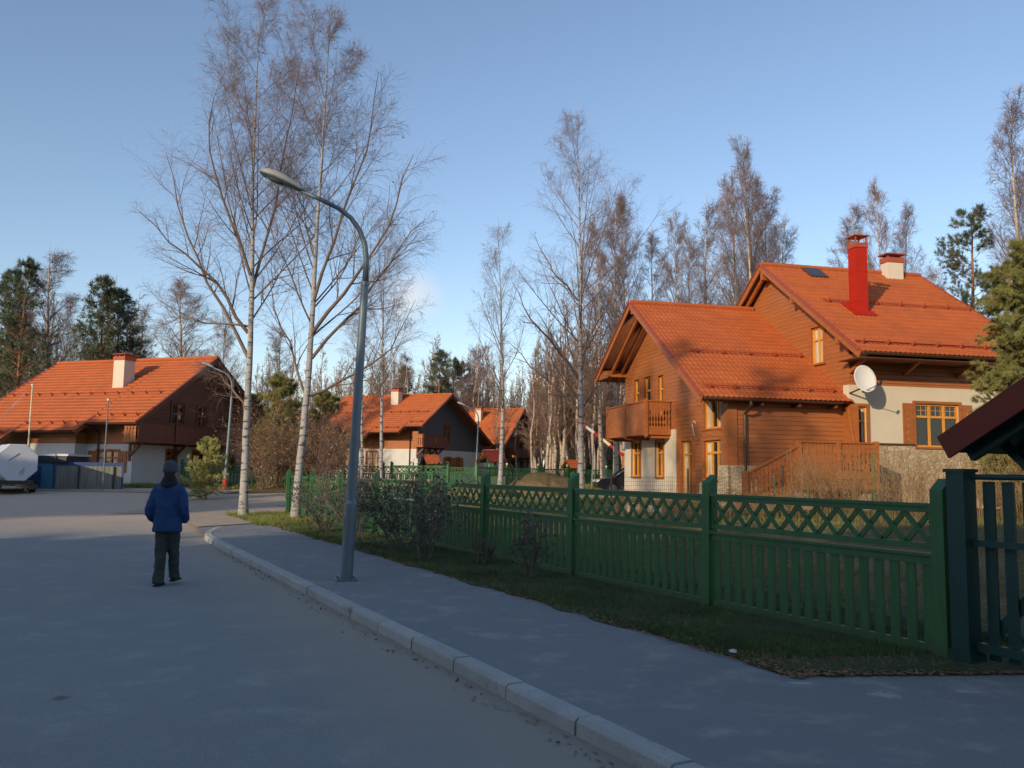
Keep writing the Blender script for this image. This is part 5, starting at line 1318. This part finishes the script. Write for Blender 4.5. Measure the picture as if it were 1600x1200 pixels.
# ------------------------------------------------------------------ walking person
def person():
    q = P(266, 740, 12.75); root = thing('person', 'person in blue jacket, grey knit hat and grey trousers walking away, hands in pockets', 'person', (q.x, q.y, -.118), radians(2)); root.scale = (.99, 1.03, 1.045)
    def ell(cx, cy, z, rx, ry, n=20): return [(cx + rx * cos(2 * pi * k / n), cy + ry * sin(2 * pi * k / n), z) for k in range(n)]
    def finish(mb, name, mat, vox=.011, disp=0, size=.12):
        o = mb.build(name, mat, root, smooth=True)
        r = o.modifiers.new('remesh', 'REMESH'); r.mode = 'VOXEL'; r.voxel_size = vox; r.use_smooth_shade = True
        s_ = o.modifiers.new('smooth', 'SMOOTH'); s_.iterations = 4; s_.factor = .6
        if disp:
            tx = bpy.data.textures.new('folds', 'CLOUDS'); tx.noise_scale = size; tx.noise_depth = 2
            d = o.modifiers.new('folds', 'DISPLACE'); d.texture = tx; d.strength = disp; d.mid_level = .5; d.texture_coords = 'LOCAL'
        return o
    # facing +y (away). height 1.72
    m = MB()   # body: one continuous surface
    m.rings([ell(0, .0, .84, .15, .10), ell(0, .0, .95, .16, .11), ell(0, 0, 1.1, .14, .1), ell(0, 0, 1.28, .16, .10), ell(0, -.01, 1.36, .12, .08), ell(0, -.01, 1.44, .08, .07), ell(0, .0, 1.47, .055, .06), ell(0, .01, 1.54, .055, .06)])
    m.rings([ell(0, .02, 1.49, .04, .05), ell(0, .025, 1.52, .062, .08), ell(0, .02, 1.57, .074, .092), ell(0, .01, 1.62, .078, .098), ell(0, .01, 1.67, .07, .09), ell(0, .01, 1.71, .04, .05)])
    m.tube([(0, .105, 1.60), (0, .128, 1.575), (0, .105, 1.56)], [.01, .016, .012], 8)           # nose
    m.tube([(-.03, .108, 1.535), (.03, .108, 1.535)], .008, 8)
    for sx in (-1, 1):
        m.tube([(sx * .078, .0, 1.56), (sx * .088, -.008, 1.585), (sx * .08, -.005, 1.61)], [.012, .018, .012], 8)
        m.tube([(sx * .03, .10, 1.595), (sx * .03, .106, 1.595)], .012, 8)
        m.tube([(sx * .13, -.01, 1.33), (sx * .2, -.02, 1.24), (sx * .235, -.04, 1.12), (sx * .245, .05, .95), (sx * .19, .11, .91)], [.05, .045, .04, .032, .025], 10)
        # hand in the pocket: palm, four fingers, thumb
        m.tube([(sx * .19, .11, .91), (sx * .15, .13, .885)], [.028, .032], 10)
        for k in range(4): m.tube([(sx * (.15), .118 + k * .016 - .02, .885 - k * .012 + .01), (sx * (.10 + .006 * k), .125 + k * .012 - .02, .868 - k * .012), (sx * (.075 + .008 * k), .12 + k * .01 - .02, .85 - k * .01)], [.011, .010, .008], 6)
        m.tube([(sx * .165, .12, .91), (sx * .13, .12, .92), (sx * .105, .125, .91)], [.012, .011, .009], 6)
    m.tube([(-.075, 0, .88), (-.078, .02, .5), (-.075, -.03, .1)], [.075, .055, .04], 12); m.tube([(.075, 0, .88), (.072, .1, .5), (.066, .19, .14)], [.075, .055, .04], 12)
    m.tube([(-.075, -.06, .05), (-.075, .1, .04)], [.036, .032], 10); m.tube([(.066, .19, .11), (.066, .33, .08)], [.036, .032], 10)
    finish(m, 'body', 'skin', .009)
    m = MB()   # jacket
    m.rings([ell(.0, .0, .75, .205, .145), ell(0, 0, .79, .21, .15), ell(0, 0, .95, .20, .145), ell(0, 0, 1.1, .198, .145), ell(0, 0, 1.25, .205, .145), ell(0, -.01, 1.34, .19, .125), ell(0, -.01, 1.40, .135, .10), ell(0, -.01, 1.455, .09, .085)])
    for sx in (-1, 1): m.tube([(sx * .11, -.01, 1.375), (sx * .165, -.01, 1.335), (sx * .205, -.02, 1.26), (sx * .25, -.06, 1.08), (sx * .258, -.04, 1.01), (sx * .235, .05, .93), (sx * .195, .11, .90)], [.05, .068, .07, .064, .062, .058, .055], 14)
    finish(m, 'jacket', 'jacket_blue', .012, .036, .11)
    m = MB()   # hood and collar lying on the shoulders
    m.rings([ell(0, -.02, 1.39, .13, .095), ell(0, -.025, 1.44, .12, .095), ell(0, -.01, 1.50, .092, .09), ell(0, .0, 1.525, .08, .085)])
    m.tube([(-.10, -.05, 1.42), (-.05, -.10, 1.40), (0, -.115, 1.39), (.05, -.10, 1.40), (.10, -.05, 1.42)], [.03, .042, .045, .042, .03], 10)
    finish(m, 'hood', 'collar_black', .011, .012, .08)
    m = MB()   # trousers
    m.rings([ell(0, 0, .98, .16, .115), ell(0, 0, .9, .172, .125), ell(0, .0, .8, .165, .12)])
    m.tube([(-.08, .0, .86), (-.082, .015, .66), (-.078, .01, .46), (-.075, -.03, .2), (-.075, -.045, .06)], [.098, .092, .082, .07, .076], 14)
    m.tube([(.078, .0, .86), (.078, .06, .66), (.072, .11, .46), (.066, .17, .22), (.066, .2, .115)], [.098, .090, .08, .07, .074], 14)
    m.tube([(-.075, -.04, .13), (-.075, -.05, .045)], [.078, .08], 12); m.tube([(.066, .195, .18), (.066, .21, .10)], [.075, .077], 12)
    finish(m, 'trousers', 'trouser_grey', .011, .034, .08)
    for n_, (sx, y0, z0, pit) in enumerate(((-.075, -.05, .0, 0), (.066, .20, .05, .12))):
        m = MB(); m.tube([(sx, y0 - .055, z0 + .06), (sx, y0, z0 + .065), (sx, y0 + .1, z0 + .05 - pit * .1), (sx, y0 + .19, z0 + .038 - pit * .19)], [.038, .05, .046, .03], 12)
        m.box(sx - .045, sx + .045, y0 - .085, y0 + .2, z0 - .0, z0 + .028)
        finish(m, 'shoe', 'shoe_black', .009)
    m = MB()   # knit hat
    m.rings([ell(0, .0, 1.585, .096, .112), ell(0, .0, 1.61, .1, .115), ell(0, .0, 1.66, .097, .11), ell(0, .0, 1.70, .083, .095), ell(0, 0, 1.73, .055, .06), ell(0, 0, 1.745, .02, .02)])
    m.rings([ell(0, .0, 1.575, .101, .117), ell(0, .0, 1.62, .105, .121)])
    finish(m, 'hat', 'hat_grey', .009, .01, .03)
    m = MB(); m.rings([ell(0, -.028, 1.50, .06, .05), ell(0, -.025, 1.54, .078, .075), ell(0, -.012, 1.60, .085, .09)]); finish(m, 'hair', 'hair_brown', .009)
person()

# ------------------------------------------------------------------ parked dark car
def car():
    q = P(975, 740, 45.5); root = thing('parked_car', 'dark car parked behind the left corner of the timber house, partly hidden by it', 'car', (q.x + .55, q.y, H(q.x, q.y)), radians(4))
    W = lambda u, z, d: (u, d, z)
    body = [(-2.05, .35), (-2.08, .62), (-1.9, .78), (-1.05, .90), (1.75, .95), (2.0, .9), (2.05, .5), (2.0, .3), (1.6, .25), (-1.7, .25)]
    m = MB(); rg = []
    for d, sc in ((-.84, .94), (-.78, 1), (-.3, 1.015), (.3, 1.015), (.78, 1), (.84, .94)): rg.append([(u * (1 if abs(d) < .8 else .99), d, .6 + (z - .6) * sc) for u, z in body])
    m.rings(rg); m.build('body', 'car_paint', root)
    cab = [(-1.1, .88), (-.35, 1.40), (.1, 1.46), (1.2, 1.45), (1.55, 1.36), (1.95, .92)]
    m = MB(); rg = []
    for d, sc in ((-.72, 0), (-.60, 1), (.60, 1), (.72, 0)): rg.append([(u, d if z > 1.2 else d * 1.08, z if True else z) for u, z in cab])
    m.rings([[(u, (-.60 if z > 1.2 else -.76), z) for u, z in cab], [(u, (.60 if z > 1.2 else .76), z) for u, z in cab]]); m.build('cabin', 'car_glass', root)
    m = MB()
    m.rings([[(u, y * (.62), z + .012) for u, z in [(-.42, 1.37), (-.3, 1.42), (.1, 1.475), (1.2, 1.465), (1.56, 1.37)]] for y in (-1, 1)]); 
    for sy in (-1, 1):
        m.bar((-1.13, sy * .765, .9), (-.38, sy * .62, 1.40), .07, .05); m.bar((.3, sy * .775, .93), (.3, sy * .625, 1.46), .09, .04); m.bar((1.2, sy * .775, .93), (1.15, sy * .625, 1.45), .09, .04); m.bar((1.97, sy * .765, .93), (1.55, sy * .62, 1.38), .12, .06)
        m.bar((-.4, sy * .62, 1.4), (1.55, sy * .62, 1.4), .05, .07)
    m.build('roof', 'car_paint', root)
    for sx in (-1.3, 1.3):
        for sy in (-.76, .76):
            m = MB(); rg = [[(sx + r * cos(2 * pi * k / 20), sy + d, .31 + r * sin(2 * pi * k / 20)) for k in range(20)] for r, d in ((.24, -.1), (.31, -.09), (.31, .09), (.24, .1))]; m.rings(rg); wh = m.build('wheel', 'tyre', root)
            m = MB(); m.tube([(sx, sy - .104, .31), (sx, sy + .104, .31)], .2, 16); m.build('rim', 'rim', wh)
    for sy in (-.62, .62):
        m = MB(); m.box(-2.09, -1.98, sy - .16, sy + .16, .62, .74); m.build('headlight', 'white_metal', root)
    for sy in (-.88, .88):
        m = MB(); m.box(-.85, -.72, sy - .08, sy + .08, .93, 1.04); m.build('mirror', 'car_paint', root)
    for sy in (-1, 1):
        m = MB(); m.box(.0, .12, sy * .852 - .008, sy * .852 + .008, .78, .81); m.build('door_handle', 'car_paint', root)
car()

# ------------------------------------------------------------------ yard clutter
def blob(name, label, cat, px, Y, r, mat, seed, sc=(1, 1, .7), zoff=0, group=None, py=740):
    q = P(px, py, Y); bm = bmesh.new(); bmesh.ops.create_icosphere(bm, subdivisions=4, radius=r); rng = random.Random(seed)
    from mathutils import noise as mn
    off = Vector((rng.uniform(0, 50), rng.uniform(0, 50), 0))
    for v in bm.verts:
        n = mn.noise(v.co / r * 1.6 + off) * (.35 if 'mound' not in name else .12) + mn.noise(v.co / r * 4 + off) * .1; v.co = Vector((v.co.x * sc[0], v.co.y * sc[1], v.co.z * sc[2])) * (1 + n)
        v.co.z = max(v.co.z, -.12 * r)
    me = bpy.data.meshes.new(name); bm.to_mesh(me); bm.free(); me.materials.append(MAT[mat]); me.polygons.foreach_set('use_smooth', [True] * len(me.polygons))
    o = bpy.data.objects.new(name, me); C.objects.link(o); o.location = (q.x, q.y, H(q.x, q.y) + .1 * r + zoff); setp(o, label, cat, group); return o
mo = blob('dirt_mound', 'rounded tan mound of earth behind the fence, left of the tall birch', 'dirt mound', 848, 42, 1.25, 'earth', 3, (1.4, 1, .72))
mo2 = blob('dirt_mound', 'low heap of earth at the foot of the slim lone birch', 'dirt mound', 735, 38, 1.2, 'earth', 4, (1.8, 1, .35))
blob('tarp_bundle', 'green tarpaulin bundle against the stucco gable wall, left one of two', 'tarpaulin', 1049, 31.5, .27, 'tarp_green', 5, (1.3, .8, .9), .1)
blob('tarp_bundle', 'green tarpaulin bundle below the house door, right one of two', 'tarpaulin', 1088, 29.5, .25, 'tarp_green', 6, (1, .8, 1), .15)
blob('boulder', 'pale boulder beside the foot of the deck stairs', 'boulder', 1252, 24.2, .30, 'boulder', 7, (1, .9, 1.1), .25)
blob('boulder', 'flat boulder at the bottom of the stair', 'boulder', 1215, 24.6, .3, 'boulder', 12, (1.5, .9, .6), .1)
for i, (px, Y, r, mt, lb) in enumerate([(672, 27, .32, 'sack_white', 'white sack in the yard behind the densest shrub'), (684, 28, .26, 'sack_white', 'smaller white sack right of the first white sack'), (616, 27, .36, 'sack_orange', 'orange sack in the sun behind the fence, left of the white sacks'),
        (990, 26, .28, 'boulder', 'grey rubble lump behind the lattice left of the stucco wall'), (1022, 25, .26, 'sack_white', 'crumpled pale sack on the sunny grass below the stucco wall'), (560, 33, .35, 'sack_white', 'blue white sack under the plank stack behind the lamp post')]):
    blob('sack' if 'sack' in mt else 'rubble', lb, 'sack' if 'sack' in mt else 'rubble', px, Y, r, mt, 20 + i, (1.2, .8, .8))
q = P(1145, 1014, 7.2); o = blob('litter', 'scrap of white litter lying in the grass verge', 'litter', 1145, 7.9, .035, 'litter_white', 40, (1, 1, .6), py=1014); o.location.z = .04
# plank stack
q = P(585, 740, 34); root = thing('plank_stack', 'stack of sawn planks lying behind the fence at the lamp post', 'plank stack', (q.x, q.y, H(q.x, q.y)), .05)
rr = random.Random(3)
m = MB()
for x in (-1.6, 0, 1.5): m.box(x, x + .12, -.9, .9, 0, .9)
m.build('trestle', 'plank_wood', root)
for k in range(6):
    for j in range(4):
        m = MB(); sh = rr.uniform(-.35, .35); m.box(-2.3 + sh, 2.1 + sh, -.85 + j * .42, -.47 + j * .42, .902 + k * .045, .942 + k * .045); m.build('plank', 'plank_wood', root)
# wire mesh fence in front of the house
root = thing('wire_fence', 'thin wire mesh fence with green and black posts in front of the timber house', 'wire fence', P(955, 740, 27).xy.to_3d())
def wire():
    a = P(955, 740, 27); b = P(1366, 740, 22.5); b0_ = Vector((a.x, a.y, 0)); root.location = b0_
    pts = []; n = 60
    for k in range(n + 1):
        p = a.lerp(b, k / n); pts.append((p.x - b0_.x, p.y - b0_.y, H(p.x, p.y)))
    m = MB()
    for h in np.arange(.15, 1.0, .12): m.tube([(x, y, z + h) for x, y, z in pts[::6]], .003, 4)
    for k in range(0, n * 2 + 1):
        p = a.lerp(b, k / (n * 2)); z = H(p.x, p.y); m.bar((p.x - b0_.x, p.y - b0_.y, z + .05), (p.x - b0_.x, p.y - b0_.y, z + 1.02), .005, .005, up=(0, 1, 0))
    m.build('wire_mesh', 'gutter_brown', root)
    for f, hh, mt in ((0, 1.1, 'dark_metal'), (.33, 1.25, 'dark_metal'), (.66, 1.1, 'green_paint'), (.999, 1.75, 'green_paint')):
        p = a.lerp(b, f); m = MB(); m.tube([(p.x - b0_.x, p.y - b0_.y, H(p.x, p.y) - .1), (p.x - b0_.x, p.y - b0_.y, H(p.x, p.y) + hh)], .03, 8); m.build('fence_post', mt, root)
wire()
q = P(1298, 740, 23.2); m = MB(); z = H(q.x, q.y); m.tube([(q.x, q.y, z), (q.x, q.y, P(1223, 728, 24.5).z)], .03, 8); 
o = m.build('marker_stake', 'dark_metal'); q2 = P(1223, 740, 24.5); o.location = (q2.x - q.x, q2.y - q.y, 0); setp(o, 'dark stake standing beside the deck stairs', 'stake')

# ------------------------------------------------------------------ things in front of the left house
def left_clutter():
    Y = 38.5; c = P(27, 723, Y); r = 29.5 / FPX * Y
    g0 = H(c.x, c.y)
    root = thing('tank', 'white octagonal tank lying on a dark trailer frame at the left edge', 'tank', (c.x, c.y, g0), radians(38))
    zc = c.z - g0; oc = [(r * 1.05 * cos(pi / 8 + k * pi / 4), r * 1.05 * sin(pi / 8 + k * pi / 4)) for k in range(8)]
    m = MB(); m.rings([[(x * s_, y, zc + z * s_) for x, z in oc] for s_, y in ((.97, 0), (1, .04), (1, 4.2), (.97, 4.24))]); m.build('tank_shell', 'tank_white', root)
    m = MB()
    for y in (.3, 2.1, 3.9): m.rings([[(x * 1.012, yy, zc + z * 1.012) for x, z in oc] for yy in (y, y + .06)])
    build_each(m, 'band', 'white_metal', root)
    m = MB(); m.bar((-.35, -.012, zc + .1), (.05, -.012, zc + .42), .02, .025); m.bar((.1, -.012, zc - .5), (.3, -.012, zc - .2), .02, .02); m.bar((.2, -.012, zc - .55), (.3, -.012, zc - .35), .02, .02); m.build('scuff_mark', 'hoarding_grey', root)
    m = MB(); m.box(-.7, .7, .0, 4.2, .45, .62); m.box(-.8, -.6, -.5, 4.2, .25, .45); m.box(.6, .8, -.5, 4.2, .25, .45); m.build('trailer_frame', 'dark_metal', root)
    for y in (1.2, 3.0):
        for x in (-.85, .85):
            m = MB(); m.tube([(x - .1, y, .34), (x + .1, y, .34)], .34, 18); wh = m.build('wheel', 'tyre', root); m = MB(); m.tube([(x - .105, y, .34), (x + .105, y, .34)], .15, 12); m.build('rim', 'rim', wh)
    # blue cabin and board hoarding
    q = P(70, 755, 42.5); g_ = H(q.x, q.y); root = thing('site_cabin', 'light blue site cabin with a flat pale roof between the tank and the grey hoarding', 'cabin', (q.x, q.y, g_), 0)
    m = MB(); m.box(-.75, .42, -.2, 1.6, 0, 1.32); m.build('cabin_wall', 'cabin_blue', root)
    m = MB(); m.box(-.55, 1.25, -.4, 2.0, 1.62, 1.72); m.build('roof', 'tank_white', root)
    m = MB(); m.box(-.5, 1.15, -.35, 1.9, 1.32, 1.62); m.build('fascia', 'dark_metal', root)
    m = MB(); m.box(-.55, -.1, -.215, -.2, .1, 1.15); dr = m.build('door', 'hoarding_blue', root); m = MB(); m.box(-.2, -.15, -.235, -.215, .6, .7); m.build('handle', 'dark_metal', dr)
    a = P(83, 755, 42.3); b = P(192, 757, 43); g_ = H(a.x, a.y); L = (b - a).to_2d().length
    root = thing('hoarding', 'grey board hoarding in a dark blue frame in front of the left house', 'hoarding', (a.x, a.y, g_), atan2(b.y - a.y, b.x - a.x))
    m = MB(); n = 16
    for k in range(n): m.box(.08 + (L - .16) * k / n + .008, .08 + (L - .16) * (k + 1) / n - .004, 0, .03, .05, 1.18)
    m.build('board_panel', 'hoarding_grey', root)
    m = MB(); m.box(0, .09, -.03, .06, 0, 1.36); m.box(L - .09, L, -.03, .06, 0, 1.36); m.box(.09, L - .09, -.03, .06, 1.18, 1.34); m.build('frame', 'hoarding_blue', root)
    for u in (.36, .86): m = MB(); m.tube([(L * u, -.06, 0), (L * u, -.06, 1.15)], .035, 8); m.build('post', 'dark_metal', root)
    pl = None
    for lb, px, py0, Y in (('thin sunlit pole in front of the left end of the left house roof', 41, 603, 41), ('thin grey pole in front of the middle of the left house roof', 162, 626, 41.5)):
        q = P(px, 740, Y); z0 = H(q.x, q.y); root = thing('pole', lb, 'pole', (q.x, q.y, z0), 0, 'thin poles by the left house'); t = P(px, py0, Y).z - z0
        m = MB(); m.tube([(0, 0, 0), (0, 0, t)], [.04, .03], 8); m.build('pole', 'cream_paint' if px < 100 else 'galvanised', root); m = MB(); m.tube([(0, 0, t), (0, 0, t + .1)], .055, 8); m.build('cap', 'white_metal', root)
    m = MB(); a = P(41, 612, 41); b = P(-60, 690, 40)
    m.tube([a.lerp(b, k / 8) - Vector((0, 0, sin(pi * k / 8) * .35)) for k in range(9)], .012, 5); o = m.build('overhead_cable', 'white_metal'); setp(o, 'pale cable sagging from the sunlit pole past the left edge', 'cable')
    # green end post by the person
    # excavator boom behind the birches at centre right
    a = P(903, 657, 64); b = P(978, 715, 64); g_ = H(b.x, b.y); root = thing('barrier_boom', 'red and white boom slanting down behind the birch trunks left of the balcony', 'boom', (b.x, b.y, g_), 0)
    A = a - Vector((b.x, b.y, g_)); B_ = Vector((0, 0, b.z - g_))
    for k in range(6):
        m = MB(); m.bar(A.lerp(B_, k / 6), A.lerp(B_, (k + 1) / 6), .16, .2); m.build('boom_section', ('boom_red', 'white_metal', 'boom_red', 'cream_paint', 'boom_red', 'boom_red')[k], root)
    m = MB(); m.box(-.25, .45, -.3, .3, 0, B_.z + .1); m.build('boom_base', 'sack_orange', root)
left_clutter()
